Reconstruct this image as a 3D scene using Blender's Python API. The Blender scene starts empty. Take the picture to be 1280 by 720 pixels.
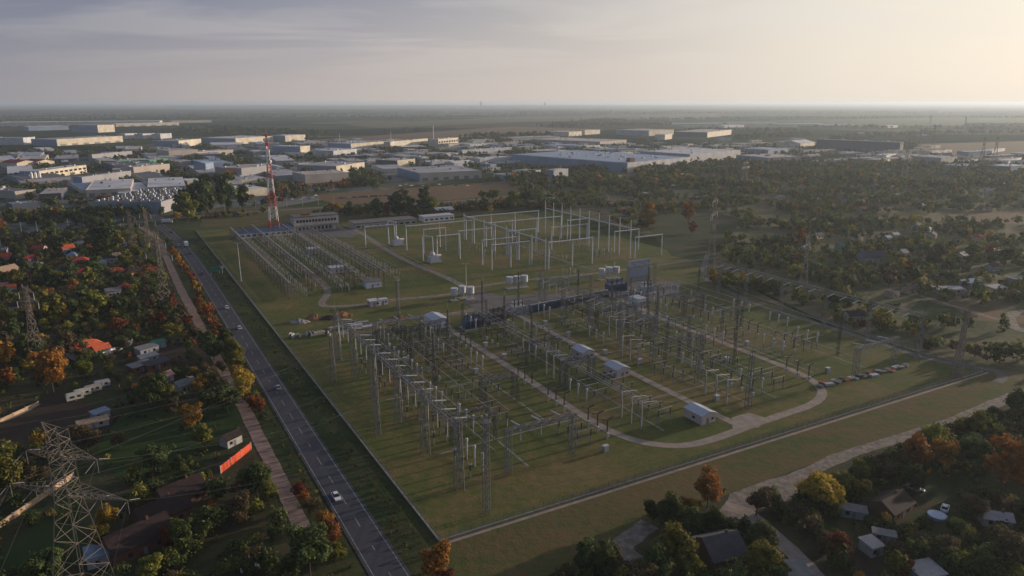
import bpy, math, random
import numpy as np
from mathutils import Vector, Matrix
random.seed(7)
rng = np.random.default_rng(11)
PI = math.pi
SC = bpy.context.scene
COL = SC.collection
# ------------------------------------------------------------------ camera model: places on the ground read from the survey photo
F, H, PT = 880., 105., math.radians(14.8)
CP, SP = math.cos(PT), math.sin(PT)
GA = math.radians(29.7)            # the substation grid is turned by this
def G(x, y, z=0.):
    cx = (x-640)/F; cy = -(y-360)/F
    t = (H-z)/(SP-cy*CP)
    return Vector((cx*t, (CP+cy*SP)*t, z))
def px(P):
    X, Y, Z = P
    zc = Y*CP+(H-Z)*SP; yc = Y*SP-(H-Z)*CP
    return 640+F*X/zc, 360-F*yc/zc
def topz(x, yb, yt):
    Y = G(x, yb).y; cy = -(yt-360)/F
    return H+Y*(-SP+cy*CP)/(CP+cy*SP)
def W(u, v, z=0.):
    return Vector((-u*math.sin(GA)+v*math.cos(GA), u*math.cos(GA)+v*math.sin(GA), z))
def UV(P):
    return -P[0]*math.sin(GA)+P[1]*math.cos(GA), P[0]*math.cos(GA)+P[1]*math.sin(GA)
EV = Vector((math.cos(GA), math.sin(GA), 0)); EU = Vector((-math.sin(GA), math.cos(GA), 0))
# ------------------------------------------------------------------ materials
MATS = {}
def mat(name, col, rough=.85, var=.18, scale=.6, metal=0., col2=None, objrand=0., bump=0.):
    if name in MATS: return MATS[name]
    m = bpy.data.materials.new(name); m.use_nodes = True
    nt = m.node_tree; N = nt.nodes; L = nt.links
    b = N['Principled BSDF']; b.inputs['Roughness'].default_value = rough; b.inputs['Metallic'].default_value = metal
    b.inputs['Specular IOR Level'].default_value = .25
    geo = N.new('ShaderNodeNewGeometry')
    n1 = N.new('ShaderNodeTexNoise'); n1.inputs['Scale'].default_value = scale; n1.inputs['Detail'].default_value = 5
    n1.inputs['Roughness'].default_value = .65
    L.new(geo.outputs['Position'], n1.inputs['Vector'])
    mx = N.new('ShaderNodeMix'); mx.data_type = 'RGBA'
    c2 = col2 if col2 else tuple(c*(1+var*1.3) for c in col)
    c1 = col if col2 else tuple(c*(1-var*1.3) for c in col)
    mx.inputs['A'].default_value = (*c1, 1); mx.inputs['B'].default_value = (*c2, 1)
    rp = N.new('ShaderNodeMapRange'); rp.inputs['From Min'].default_value = .3; rp.inputs['From Max'].default_value = .7
    L.new(n1.outputs['Fac'], rp.inputs['Value']); L.new(rp.outputs['Result'], mx.inputs['Factor'])
    out = mx.outputs['Result']
    if objrand:
        oi = N.new('ShaderNodeObjectInfo'); hs = N.new('ShaderNodeHueSaturation')
        r1 = N.new('ShaderNodeMapRange'); r1.inputs['To Min'].default_value = .5-objrand*.09; r1.inputs['To Max'].default_value = .5+objrand*.09
        r2 = N.new('ShaderNodeMapRange'); r2.inputs['To Min'].default_value = 1-objrand; r2.inputs['To Max'].default_value = 1+objrand
        L.new(oi.outputs['Random'], r1.inputs['Value']); L.new(oi.outputs['Random'], r2.inputs['Value'])
        L.new(r1.outputs['Result'], hs.inputs['Hue']); L.new(r2.outputs['Result'], hs.inputs['Value'])
        L.new(out, hs.inputs['Color']); out = hs.outputs['Color']
    L.new(out, b.inputs['Base Color'])
    if bump:
        bp = N.new('ShaderNodeBump'); bp.inputs['Strength'].default_value = bump
        L.new(n1.outputs['Fac'], bp.inputs['Height']); L.new(bp.outputs['Normal'], b.inputs['Normal'])
    MATS[name] = m
    return m
def ramp_mat(name, stops, scale, scale2=None, f2=.35, stretch=None, rough=.95, bump=0.):
    """ground: colour ramp over large noise, roughened by a second finer one"""
    if name in MATS: return MATS[name]
    m = bpy.data.materials.new(name); m.use_nodes = True
    nt = m.node_tree; N = nt.nodes; L = nt.links
    b = N['Principled BSDF']; b.inputs['Roughness'].default_value = rough; b.inputs['Specular IOR Level'].default_value = .1
    geo = N.new('ShaderNodeNewGeometry'); vec = geo.outputs['Position']
    mp = N.new('ShaderNodeMapping'); mp.inputs['Rotation'].default_value = (0, 0, -GA)
    if stretch: mp.inputs['Scale'].default_value = stretch
    L.new(vec, mp.inputs['Vector'])
    n1 = N.new('ShaderNodeTexNoise'); n1.inputs['Scale'].default_value = scale; n1.inputs['Detail'].default_value = 6; n1.inputs['Roughness'].default_value = .6
    n2 = N.new('ShaderNodeTexNoise'); n2.inputs['Scale'].default_value = scale2 or scale*14; n2.inputs['Detail'].default_value = 5; n2.inputs['Roughness'].default_value = .75
    L.new(mp.outputs[0], n1.inputs['Vector']); L.new(vec, n2.inputs['Vector'])
    a = N.new('ShaderNodeMix'); a.data_type = 'FLOAT'; a.inputs['Factor'].default_value = f2
    L.new(n1.outputs['Fac'], a.inputs['A']); L.new(n2.outputs['Fac'], a.inputs['B'])
    r = N.new('ShaderNodeValToRGB'); e = r.color_ramp.elements
    while len(e) < len(stops): e.new(.5)
    for q, (p, c) in zip(e, stops): q.position = p; q.color = (*c, 1)
    L.new(a.outputs['Result'], r.inputs['Fac']); L.new(r.outputs['Color'], b.inputs['Base Color'])
    if bump:
        bp = N.new('ShaderNodeBump'); bp.inputs['Strength'].default_value = bump; bp.inputs['Distance'].default_value = .4
        L.new(n2.outputs['Fac'], bp.inputs['Height']); L.new(bp.outputs['Normal'], b.inputs['Normal'])
    MATS[name] = m
    return m
# ------------------------------------------------------------------ mesh builder
class MB:
    def __init__(s): s.v = []; s.f = []; s.m = []; s.mi = 0
    def quad(s, *p):
        n = len(s.v); s.v += [tuple(q) for q in p]; s.f.append(tuple(range(n, n+len(p)))); s.m.append(s.mi)
    def box(s, x0, x1, y0, y1, z0, z1):
        n = len(s.v)
        s.v += [(x0,y0,z0),(x1,y0,z0),(x1,y1,z0),(x0,y1,z0),(x0,y0,z1),(x1,y0,z1),(x1,y1,z1),(x0,y1,z1)]
        for q in ((3,2,1,0),(4,5,6,7),(0,1,5,4),(1,2,6,5),(2,3,7,6),(3,0,4,7)):
            s.f.append(tuple(n+i for i in q)); s.m.append(s.mi)
        return s
    def cbox(s, cx, cy, z0, sx, sy, sz): return s.box(cx-sx/2, cx+sx/2, cy-sy/2, cy+sy/2, z0, z0+sz)
    def bar(s, p, q, w, w2=None, n=4):
        p = Vector(p); q = Vector(q); d = q-p
        if d.length < 1e-6: return s
        a = d.orthogonal().normalized() if abs(d.normalized().z) > .98 else d.cross(Vector((0,0,1))).normalized()
        b = d.cross(a).normalized(); w2 = w if w2 is None else w2
        k = len(s.v); o = PI/4 if n == 4 else 0
        for c, r in ((p, w), (q, w2)):
            rr = r*(.7071 if n == 4 else .5)
            for i in range(n):
                t = o+2*PI*i/n; s.v.append(tuple(c+a*math.cos(t)*rr+b*math.sin(t)*rr))
        for i in range(n):
            j = (i+1) % n; s.f.append((k+i, k+j, k+n+j, k+n+i)); s.m.append(s.mi)
        s.f.append(tuple(range(k+n-1, k-1, -1))); s.m.append(s.mi)
        s.f.append(tuple(range(k+n, k+2*n))); s.m.append(s.mi)
        return s
    def lathe(s, x, y, prof, n=8):
        k = len(s.v)
        for z, r in prof:
            for i in range(n):
                t = 2*PI*i/n; s.v.append((x+math.cos(t)*r, y+math.sin(t)*r, z))
        for a in range(len(prof)-1):
            for i in range(n):
                j = (i+1) % n; s.f.append((k+a*n+i, k+a*n+j, k+a*n+n+j, k+a*n+n+i)); s.m.append(s.mi)
        s.f.append(tuple(range(k+n-1, k-1, -1))); s.m.append(s.mi)
        t = k+(len(prof)-1)*n; s.f.append(tuple(range(t, t+n))); s.m.append(s.mi)
        return s
    def gable(s, x0, x1, y0, y1, z0, z1, ax='x', t=.12):
        """two sloping roof slabs; ridge along ax"""
        if ax == 'x': c = (y0+y1)/2; E = [((x0,y0),(x1,y0),(x1,c),(x0,c)), ((x1,y1),(x0,y1),(x0,c),(x1,c))]
        else: c = (x0+x1)/2; E = [((x0,y1),(x0,y0),(c,y0),(c,y1)), ((x1,y0),(x1,y1),(c,y1),(c,y0))]
        for e in E:
            n = len(s.v); zs = (z0, z0, z1, z1)
            s.v += [(*p, z) for p, z in zip(e, zs)]+[(*p, z+t) for p, z in zip(e, zs)]
            for q in ((3,2,1,0),(4,5,6,7),(0,1,5,4),(1,2,6,5),(2,3,7,6),(3,0,4,7)):
                s.f.append(tuple(n+i for i in q)); s.m.append(s.mi)
        return s
    def gwall(s, x0, x1, y0, y1, z0, z1, ax='x'):
        """gable triangles closing the ends"""
        if ax == 'x': c = (y0+y1)/2; s.quad((x0,y1,z0),(x0,y0,z0),(x0,c,z1)); s.quad((x1,y0,z0),(x1,y1,z0),(x1,c,z1))
        else: c = (x0+x1)/2; s.quad((x0,y0,z0),(x1,y0,z0),(c,y0,z1)); s.quad((x1,y1,z0),(x0,y1,z0),(c,y1,z1))
        return s
    def mesh(s, name, mats):
        me = bpy.data.meshes.new(name); me.from_pydata(s.v, [], s.f)
        for m in (mats if isinstance(mats, (list, tuple)) else [mats]): me.materials.append(m)
        if any(s.m): me.polygons.foreach_set('material_index', s.m)
        me.update(); return me
    def build(s, name, mats, parent=None, loc=None):
        o = bpy.data.objects.new(name, s.mesh(name, mats)); COL.objects.link(o)
        if parent: o.parent = parent
        if loc is not None: o.location = loc
        return o
def np_obj(name, V, Fq, m, col=None, parent=None):
    me = bpy.data.meshes.new(name)
    me.vertices.add(len(V)); me.vertices.foreach_set('co', np.asarray(V, dtype=np.float32).ravel())
    k = Fq.shape[1]; me.loops.add(Fq.size); me.loops.foreach_set('vertex_index', Fq.astype(np.int32).ravel())
    me.polygons.add(len(Fq)); me.polygons.foreach_set('loop_start', np.arange(0, Fq.size, k, dtype=np.int32))
    me.polygons.foreach_set('loop_total', np.full(len(Fq), k, dtype=np.int32))
    me.update(calc_edges=True)
    if col is not None:
        a = me.color_attributes.new('kindcol', 'FLOAT_COLOR', 'POINT'); a.data.foreach_set('color', np.asarray(col, dtype=np.float32).ravel())
    me.materials.append(m)
    if name is None: return me
    o = bpy.data.objects.new(name, me); COL.objects.link(o)
    if parent: o.parent = parent
    return o
# ------------------------------------------------------------------ tagging
def tag(o, label=None, cat=None, group=None, kind=None):
    if label: o['label'] = label
    if cat: o['category'] = cat
    if group: o['group'] = group
    if kind: o['kind'] = kind
    return o
def thing(name, label, cat, loc=(0,0,0), rz=0., group=None):
    o = bpy.data.objects.new(name, None); COL.objects.link(o); o.location = loc; o.rotation_euler = (0,0,rz)
    o.empty_display_size = .5
    return tag(o, label, cat, group)
KIDS = {}
def copy_tree(o, parent=None):
    c = o.copy(); COL.objects.link(c)
    if parent: c.parent = parent
    for ch in [k for k in o.children]: copy_tree(ch, c)
    return c
def put(proto, used, loc, rz=0., label=None, s=None):
    o = proto if not used else copy_tree(proto)
    o.location = loc; o.rotation_euler = (0,0,rz)
    if s: o.scale = s
    if label: o['label'] = label
    return o
def struct(o): o['kind'] = 'structure'; return o
# -------- automatic labels: a look, and a place named by something one can find; repeats are told apart by order from it
LANDMARKS = []     # (phrase, px, py)
PENDING = []       # (obj, adj, kind, plural, px, py)
def landmark(ph, x, y): LANDMARKS.append((ph, x, y))
def later(o, adj, kind, plural=None, at=None):
    x, y = px(at if at is not None else o.location)
    PENDING.append((o, adj, kind, plural or kind+'s', x, y))
ORD = ['', 'second ', 'third ', 'fourth ', 'fifth ', 'sixth ', 'seventh ', 'eighth ', 'ninth ', 'tenth ', 'eleventh ', 'twelfth ']
def finish_labels():
    """bucket by look and nearest landmark; split into rows by side, then order by distance"""
    used = {}
    for o, adj, kind, pl, x, y in PENDING:
        cand = sorted(LANDMARKS, key=lambda l: math.hypot(l[1]-x, (l[2]-y)*1.6))[:10]
        best = None
        for ph, lx, ly in cand:
            dx, dy = x-lx, (y-ly)*1.6
            side = ('right of' if dx > 0 else 'left of') if abs(dx) > abs(dy) else ('behind' if dy < 0 else 'in front of')
            key = (adj, kind, side, ph)
            n = len(used.get(key, []))
            sc = math.hypot(dx, dy)*(1+.35*n)
            if n < 11 and (best is None or sc < best[0]): best = (sc, key, math.hypot(dx, dy))
        if best is None:
            ph, lx, ly = cand[0]; best = (0, (adj, kind, 'near', ph), math.hypot(x-lx, y-ly))
        used.setdefault(best[1], []).append((best[2], o, pl))
    for (adj, kind, side, ph), L in used.items():
        L.sort(key=lambda t: t[0])
        for i, (d, o, pl) in enumerate(L):
            if len(L) == 1: t = f'{adj} {kind} {side} the {ph}'
            elif i == len(L)-1 and i > 1: t = f'farthest {adj} {kind} {side} the {ph}'
            else: t = f'{ORD[min(i, 11)]}nearest {adj} {kind} {side} the {ph}'
            w = t.split()
            o['label'] = ' '.join(w[:16])
# ------------------------------------------------------------------ ground sheets from plan polygons
def sheet(name, pts, z, m, smooth=None):
    from mathutils.geometry import tessellate_polygon
    P = [Vector((p[0], p[1], z)) for p in pts]
    me = bpy.data.meshes.new(name); me.from_pydata([tuple(p) for p in P], [], [list(t) for t in tessellate_polygon([P])])
    me.materials.append(m); me.update()
    # make every face look up
    import bmesh
    bm = bmesh.new(); bm.from_mesh(me)
    for f in bm.faces:
        if f.normal.z < 0: f.normal_flip()
    bm.to_mesh(me); bm.free()
    o = bpy.data.objects.new(name, me); COL.objects.link(o); return struct(o)
def catmull(P, n=6):
    P = [Vector((p[0], p[1], 0)) for p in P]; out = []
    for i in range(len(P)-1):
        a = P[max(i-1,0)]; b = P[i]; c = P[i+1]; d = P[min(i+2,len(P)-1)]
        for k in range(n):
            t = k/n; out.append(.5*((2*b)+(c-a)*t+(2*a-5*b+4*c-d)*t*t+(3*b-a-3*c+d)*t**3))
    out.append(P[-1]); return out
def strip(name, P, w, z, m, smooth=6, jitter=0., thick=0., off=0.):
    Q = catmull(P, smooth) if smooth > 1 else [Vector((p[0], p[1], 0)) for p in P]
    mb = MB(); L = []; R = []
    for i, q in enumerate(Q):
        d = (Q[min(i+1, len(Q)-1)]-Q[max(i-1, 0)]).normalized(); n = Vector((d.y, -d.x, 0))
        ww = w/2*(1+random.uniform(-jitter, jitter))
        L.append(q+n*(off-ww)+Vector((0,0,z))); R.append(q+n*(off+ww)+Vector((0,0,z)))
    for i in range(len(Q)-1):
        mb.quad(R[i], R[i+1], L[i+1], L[i])
        if thick:
            dn = Vector((0,0,-thick)); mb.quad(R[i]+dn, R[i+1]+dn, R[i+1], R[i]); mb.quad(L[i+1]+dn, L[i]+dn, L[i], L[i+1])
    return struct(mb.build(name, m))
def inside(p, poly):
    x, y = p; c = False; n = len(poly); j = n-1
    for i in range(n):
        xi, yi = poly[i]; xj, yj = poly[j]
        if (yi > y) != (yj > y) and x < (xj-xi)*(y-yi)/(yj-yi)+xi: c = not c
        j = i
    return c
# ================================================================== camera, sky, sun, air
cam = bpy.data.cameras.new('camera'); co = bpy.data.objects.new('camera', cam); COL.objects.link(co)
cam.sensor_width = 36; cam.lens = 36*F/1280; cam.clip_start = .5; cam.clip_end = 200000
co.location = (0, 0, H); co.rotation_euler = (PI/2-PT, 0, 0); SC.camera = co
SC.view_settings.view_transform = 'Standard'; SC.view_settings.look = 'None'; SC.view_settings.exposure = .06; SC.view_settings.gamma = 1
SUN_AZ, SUN_EL = math.radians(61.), math.radians(8.5)
sd = Vector((math.sin(SUN_AZ)*math.cos(SUN_EL), math.cos(SUN_AZ)*math.cos(SUN_EL), math.sin(SUN_EL)))
sl = bpy.data.lights.new('sun', 'SUN'); sl.energy = 5.; sl.angle = math.radians(.6); sl.color = (1, .80, .60)
so = bpy.data.objects.new('sun', sl); COL.objects.link(so); so.rotation_euler = sd.to_track_quat('Z', 'Y').to_euler(); so.location = (0,0,300)
def build_world():
    w = bpy.data.worlds.new('World'); SC.world = w; w.use_nodes = True
    nt = w.node_tree; N = nt.nodes; L = nt.links
    bg = N['Background']; bg.inputs['Strength'].default_value = .1
    sky = N.new('ShaderNodeTexSky'); sky.sky_type = 'NISHITA'; sky.sun_disc = False
    sky.sun_elevation = SUN_EL; sky.sun_rotation = SUN_AZ; sky.dust_density = 2.5; sky.altitude = 100
    tc = N.new('ShaderNodeTexCoord'); nrm = N.new('ShaderNodeVectorMath'); nrm.operation = 'NORMALIZE'
    L.new(tc.outputs['Generated'], nrm.inputs[0])
    sep = N.new('ShaderNodeSeparateXYZ'); L.new(nrm.outputs[0], sep.inputs[0])
    dt = N.new('ShaderNodeVectorMath'); dt.operation = 'DOT_PRODUCT'; dt.inputs[1].default_value = (math.sin(SUN_AZ), math.cos(SUN_AZ), 0)
    L.new(nrm.outputs[0], dt.inputs[0])
    def ramp(inp, stops):
        r = N.new('ShaderNodeValToRGB'); e = r.color_ramp.elements
        while len(e) < len(stops): e.new(.5)
        for q, (p, c) in zip(e, stops): q.position = p; q.color = (*c, 1)
        L.new(inp, r.inputs['Fac']); return r.outputs['Color']
    mr = N.new('ShaderNodeMapRange'); mr.inputs['From Min'].default_value = -1; L.new(dt.outputs['Value'], mr.inputs['Value'])
    a = mr.outputs['Result']     # 0 away from the sun .. 1 towards it
    hor = ramp(a, [(.0,(.23,.25,.32)), (.40,(.29,.29,.33)), (.50,(.40,.37,.375)), (.66,(.56,.50,.475)), (.80,(.68,.61,.555)), (.90,(.84,.77,.68)), (1.,(.95,.88,.77))])
    top = ramp(a, [(.0,(.20,.25,.36)), (.44,(.185,.24,.375)), (.60,(.28,.325,.44)), (.74,(.46,.46,.50)), (.86,(.72,.70,.68)), (1.,(.92,.88,.81))])
    ev = N.new('ShaderNodeMapRange'); ev.inputs['From Min'].default_value = 0; ev.inputs['From Max'].default_value = .30
    L.new(sep.outputs['Z'], ev.inputs['Value'])
    base = N.new('ShaderNodeMix'); base.data_type = 'RGBA'; L.new(ev.outputs['Result'], base.inputs['Factor']); L.new(hor, base.inputs['A']); L.new(top, base.inputs['B'])
    # layered cloud: the direction projected on a flat deck overhead
    dz = N.new('ShaderNodeMath'); dz.operation = 'MAXIMUM'; dz.inputs[1].default_value = 0; L.new(sep.outputs['Z'], dz.inputs[0])
    dza = N.new('ShaderNodeMath'); dza.operation = 'ADD'; dza.inputs[1].default_value = .09; L.new(dz.outputs[0], dza.inputs[0])
    dv = N.new('ShaderNodeVectorMath'); dv.operation = 'DIVIDE'; L.new(nrm.outputs[0], dv.inputs[0])
    cx = N.new('ShaderNodeCombineXYZ')
    for k in range(3): L.new(dza.outputs[0], cx.inputs[k])
    L.new(cx.outputs[0], dv.inputs[1])
    mp = N.new('ShaderNodeMapping'); mp.inputs['Scale'].default_value = (.55, 1.1, 0); mp.inputs['Rotation'].default_value = (0,0,math.radians(-24)); mp.inputs['Location'].default_value = (3.1, 1.7, 0)
    L.new(dv.outputs[0], mp.inputs['Vector'])
    n = N.new('ShaderNodeTexNoise'); n.inputs['Scale'].default_value = .75; n.inputs['Detail'].default_value = 7; n.inputs['Roughness'].default_value = .52; n.inputs['Distortion'].default_value = .6
    L.new(mp.outputs[0], n.inputs['Vector'])
    cm = N.new('ShaderNodeMapRange'); cm.inputs['From Min'].default_value = .42; cm.inputs['From Max'].default_value = .55; L.new(n.outputs['Fac'], cm.inputs['Value'])
    fa = N.new('ShaderNodeMapRange'); fa.inputs['From Min'].default_value = .02; fa.inputs['From Max'].default_value = .14; L.new(sep.outputs['Z'], fa.inputs['Value'])
    cl = N.new('ShaderNodeMath'); cl.operation = 'MULTIPLY'; L.new(cm.outputs[0], cl.inputs[0]); L.new(fa.outputs[0], cl.inputs[1])
    lit = ramp(a, [(.0,(.80,.82,.9)), (.5,(.58,.63,.76)), (.68,(.68,.72,.80)), (.80,(.86,.87,.89)), (.9,(1.04,1.02,.98)), (1.,(1.05,1.04,1.))])
    mul = N.new('ShaderNodeMix'); mul.data_type = 'RGBA'; mul.blend_type = 'MULTIPLY'; L.new(cl.outputs[0], mul.inputs['Factor']); L.new(base.outputs['Result'], mul.inputs['A']); L.new(lit, mul.inputs['B'])
    sc = N.new('ShaderNodeMix'); sc.data_type = 'RGBA'; sc.blend_type = 'MULTIPLY'; sc.inputs['Factor'].default_value = 1; sc.inputs['B'].default_value = (10,10,10,1)
    sc.clamp_result = False
    L.new(mul.outputs['Result'], sc.inputs['A'])
    # unseen upper sky dimmed to cut ambient light and bring out sun shadows
    zn = N.new('ShaderNodeMapRange'); zn.interpolation_type = 'SMOOTHSTEP'; zn.inputs['From Min'].default_value = .36; zn.inputs['From Max'].default_value = .72
    zn.inputs['To Min'].default_value = 1; zn.inputs['To Max'].default_value = .7; L.new(sep.outputs['Z'], zn.inputs['Value'])
    zz = N.new('ShaderNodeVectorMath'); zz.operation = 'SCALE'; L.new(sc.outputs['Result'], zz.inputs[0]); L.new(zn.outputs[0], zz.inputs['Scale'])
    mix = N.new('ShaderNodeMix'); mix.data_type = 'RGBA'; mix.inputs['Factor'].default_value = .9
    L.new(sky.outputs['Color'], mix.inputs['A']); L.new(zz.outputs[0], mix.inputs['B'])
    L.new(mix.outputs['Result'], bg.inputs['Color'])
build_world()
def haze():
    mb = MB().box(-40000, 40000, -40000, 40000, -1, 111)
    m = bpy.data.materials.new('haze_air'); m.use_nodes = True; nt = m.node_tree
    nt.nodes.remove(nt.nodes['Principled BSDF']); v = nt.nodes.new('ShaderNodeVolumePrincipled')
    v.inputs['Color'].default_value = (.74, .87, 1, 1); v.inputs['Density'].default_value = HAZE; v.inputs['Anisotropy'].default_value = .35
    nt.links.new(v.outputs[0], nt.nodes['Material Output'].inputs['Volume'])
    o = mb.build('haze', m); o['kind'] = 'stuff'; o['label'] = 'thin pale evening haze over the whole plain'; o['category'] = 'haze'
HAZE = 8.5e-5
haze()
# ================================================================== ground
def ground_mat():
    m = bpy.data.materials.new('plain_ground'); m.use_nodes = True; nt = m.node_tree; N = nt.nodes; L = nt.links
    b = N['Principled BSDF']; b.inputs['Roughness'].default_value = 1; b.inputs['Specular IOR Level'].default_value = .0
    geo = N.new('ShaderNodeNewGeometry')
    mp = N.new('ShaderNodeMapping'); mp.inputs['Rotation'].default_value = (0,0,-.35); mp.inputs['Scale'].default_value = (.0011, .0021, 0)
    L.new(geo.outputs['Position'], mp.inputs['Vector'])
    vo = N.new('ShaderNodeTexVoronoi'); vo.inputs['Scale'].default_value = 1; L.new(mp.outputs[0], vo.inputs['Vector'])
    sp = N.new('ShaderNodeSeparateColor'); L.new(vo.outputs['Color'], sp.inputs[0])
    r = N.new('ShaderNodeValToRGB'); r.color_ramp.interpolation = 'CONSTANT'; e = r.color_ramp.elements
    st = [(0,(.025,.036,.026)), (.30,(.06,.075,.036)), (.42,(.02,.03,.022)), (.56,(.085,.07,.045)), (.68,(.032,.045,.026)), (.80,(.10,.115,.055)), (.92,(.13,.115,.075))]
    while len(e) < len(st): e.new(.5)
    for q, (p, c) in zip(e, st): q.position = p; q.color = (*c, 1)
    L.new(sp.outputs[0], r.inputs['Fac'])
    n = N.new('ShaderNodeTexNoise'); n.inputs['Scale'].default_value = .012; n.inputs['Detail'].default_value = 8; n.inputs['Roughness'].default_value = .7
    L.new(geo.outputs['Position'], n.inputs['Vector'])
    r2 = N.new('ShaderNodeValToRGB'); e = r2.color_ramp.elements
    e[0].position = .3; e[0].color = (.45,.45,.45,1); e[1].position = .72; e[1].color = (1.5,1.5,1.4,1)
    L.new(n.outputs['Fac'], r2.inputs['Fac'])
    mu = N.new('ShaderNodeMix'); mu.data_type = 'RGBA'; mu.blend_type = 'MULTIPLY'; mu.inputs['Factor'].default_value = 1
    L.new(r.outputs[0], mu.inputs['A']); L.new(r2.outputs[0], mu.inputs['B']); L.new(mu.outputs['Result'], b.inputs['Base Color'])
    return m
g = MB(); S = 39000
g.quad((-S,-S,0),(S,-S,0),(S,S,0),(-S,S,0)); struct(g.build('ground', ground_mat()))
m_lawn = ramp_mat('lawn_grass', [(.30,(.045,.066,.017)), (.42,(.068,.088,.022)), (.50,(.095,.102,.03)), (.57,(.145,.112,.044)), (.66,(.19,.135,.062))], .03, .3, .42, rough=.95, bump=.5)
m_verge = ramp_mat('verge_grass', [(.36,(.018,.03,.012)), (.5,(.036,.052,.018)), (.6,(.075,.06,.03)), (.68,(.04,.06,.02))], .03, .6, .4, bump=.4)
m_meadow = ramp_mat('meadow_grass', [(.3,(.045,.075,.02)), (.45,(.075,.085,.028)), (.56,(.125,.085,.042)), (.66,(.09,.095,.034)), (.70,(.16,.10,.05))], .03, .35, .45, stretch=(1,2.2,1), bump=.6)
m_allot = ramp_mat('garden_ground', [(.34,(.02,.03,.013)), (.45,(.035,.046,.02)), (.54,(.065,.054,.03)), (.64,(.045,.068,.022))], .035, .4, .45, bump=.5)
m_allot2 = ramp_mat('garden_ground_far', [(.34,(.028,.038,.018)), (.45,(.07,.085,.034)), (.53,(.14,.11,.066)), (.6,(.07,.095,.034)), (.66,(.14,.11,.07))], .02, .12, .4)
m_green = ramp_mat('plot_grass', [(.3,(.02,.042,.013)), (.5,(.03,.055,.016)), (.7,(.055,.06,.024))], .05, .6, .35, bump=.3)
m_soil = ramp_mat('ploughed_soil', [(.3,(.10,.062,.036)), (.5,(.15,.095,.055)), (.7,(.12,.10,.05))], .01, .12, .35, stretch=(3,.6,1))
m_soil2 = ramp_mat('dark_soil', [(.3,(.035,.026,.02)), (.7,(.06,.045,.034))], .05, .6, .4)
m_ind = ramp_mat('yard_paving', [(.36,(.13,.128,.132)), (.47,(.16,.155,.15)), (.52,(.055,.07,.034)), (.62,(.07,.085,.038)), (.68,(.18,.15,.12))], .012, .06, .3)
m_asph = ramp_mat('asphalt', [(.35,(.046,.048,.062)), (.5,(.058,.06,.074)), (.65,(.072,.072,.084))], .5, 1.2, .35, stretch=(1.6,.03,1), rough=.8)
m_asph2 = mat('old_asphalt', (.12,.11,.105), .9, .22, .2)
m_path = mat('concrete_path', (.26,.215,.185), .9, .2, .35)
m_gravel = mat('gravel', (.185,.155,.135), .95, .4, .45, bump=.3)
m_dirt = mat('dirt_track', (.2,.155,.125), .95, .3, .25)
m_white = mat('road_paint', (.25,.25,.27), .7, .35, .9)
Pp = lambda L: [G(*q) for q in L]
# beyond the works: the allotments left and right, the trading estate
sheet('garden_land', [W(60,-300),W(60,36),W(650,33),W(700,-20),W(700,-420)], .02, m_allot)
sheet('garden_land', Pp([(610,240),(650,208),(900,200),(1400,205),(1700,420),(1500,560),(1270,492),(1255,470),(1135,452),(880,330),(830,300)]), .02, m_allot2)
sheet('garden_land', Pp([(560,745),(700,680),(800,640),(900,612),(1000,585),(1290,488),(1700,470),(1700,760),(1000,900),(600,900)]), .03, m_allot)
sheet('yard', Pp([(0,300),(-250,300),(-200,205),(0,190),(200,186),(560,178),(940,186),(1130,188),(1130,200),(900,206),(640,212),(330,262),(190,270)]), .02, m_ind)
sheet('field', Pp([(385,244),(640,226),(712,226),(700,234),(570,250),(420,256)]), .05, m_soil)
sheet('field', Pp([(385,175),(640,158),(760,162),(640,170),(560,172),(420,178)]), .05, m_soil)
sheet('field', Pp([(1130,196),(1150,180),(1290,176),(1500,176),(1500,196),(1290,198)]), .05, m_soil)
sheet('field', Pp([(140,186),(240,174),(260,178),(210,187)]), .06, m_soil)
sheet('field', Pp([(1195,268),(1290,262),(1400,262),(1400,278),(1230,280)]), .06, m_soil)
sheet('meadow', Pp([(330,262),(420,257),(570,251),(720,230),(760,240),(650,262),(430,285),(330,275)]), .05, m_meadow)
sheet('meadow', Pp([(820,153),(1010,150),(1180,147),(1280,148),(1280,157),(1000,158),(860,160)]), .05, m_green)
sheet('meadow', Pp([(430,156),(640,146),(900,142),(900,147),(640,153),(470,160)]), .05, m_meadow)
# strips of grass round the substation
sheet('road_shoulder', [W(60,49.1),W(640,45.5),W(640,43),W(60,40)], .068, m_dirt) if False else None
sheet('verge', [W(60,49.2),W(640,45),W(640,59.5),W(142,59.5),W(139,90),W(60,90)], .04, m_verge)
sheet('verge', [W(60,30),W(640,33),W(640,37),W(60,40.4)], .045, m_verge)
sheet('meadow', Pp([(520,745),(548,674),(1235,463),(1265,470),(1290,488),(1000,585),(910,618),(800,668),(700,712),(600,760)]), .045, m_meadow)
LAWN = [W(142,59.5),W(640,58),W(640,150),W(600,175),W(590,345),W(470,352),W(380,350)]+Pp([(880,330),(1020,402),(1150,446),(1235,464)])
sheet('lawn', LAWN, .05, m_lawn)
sheet('lawn', Pp([(255,262),(340,258),(470,270),(470,285),(330,288),(250,284)]), .055, m_meadow)
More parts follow.
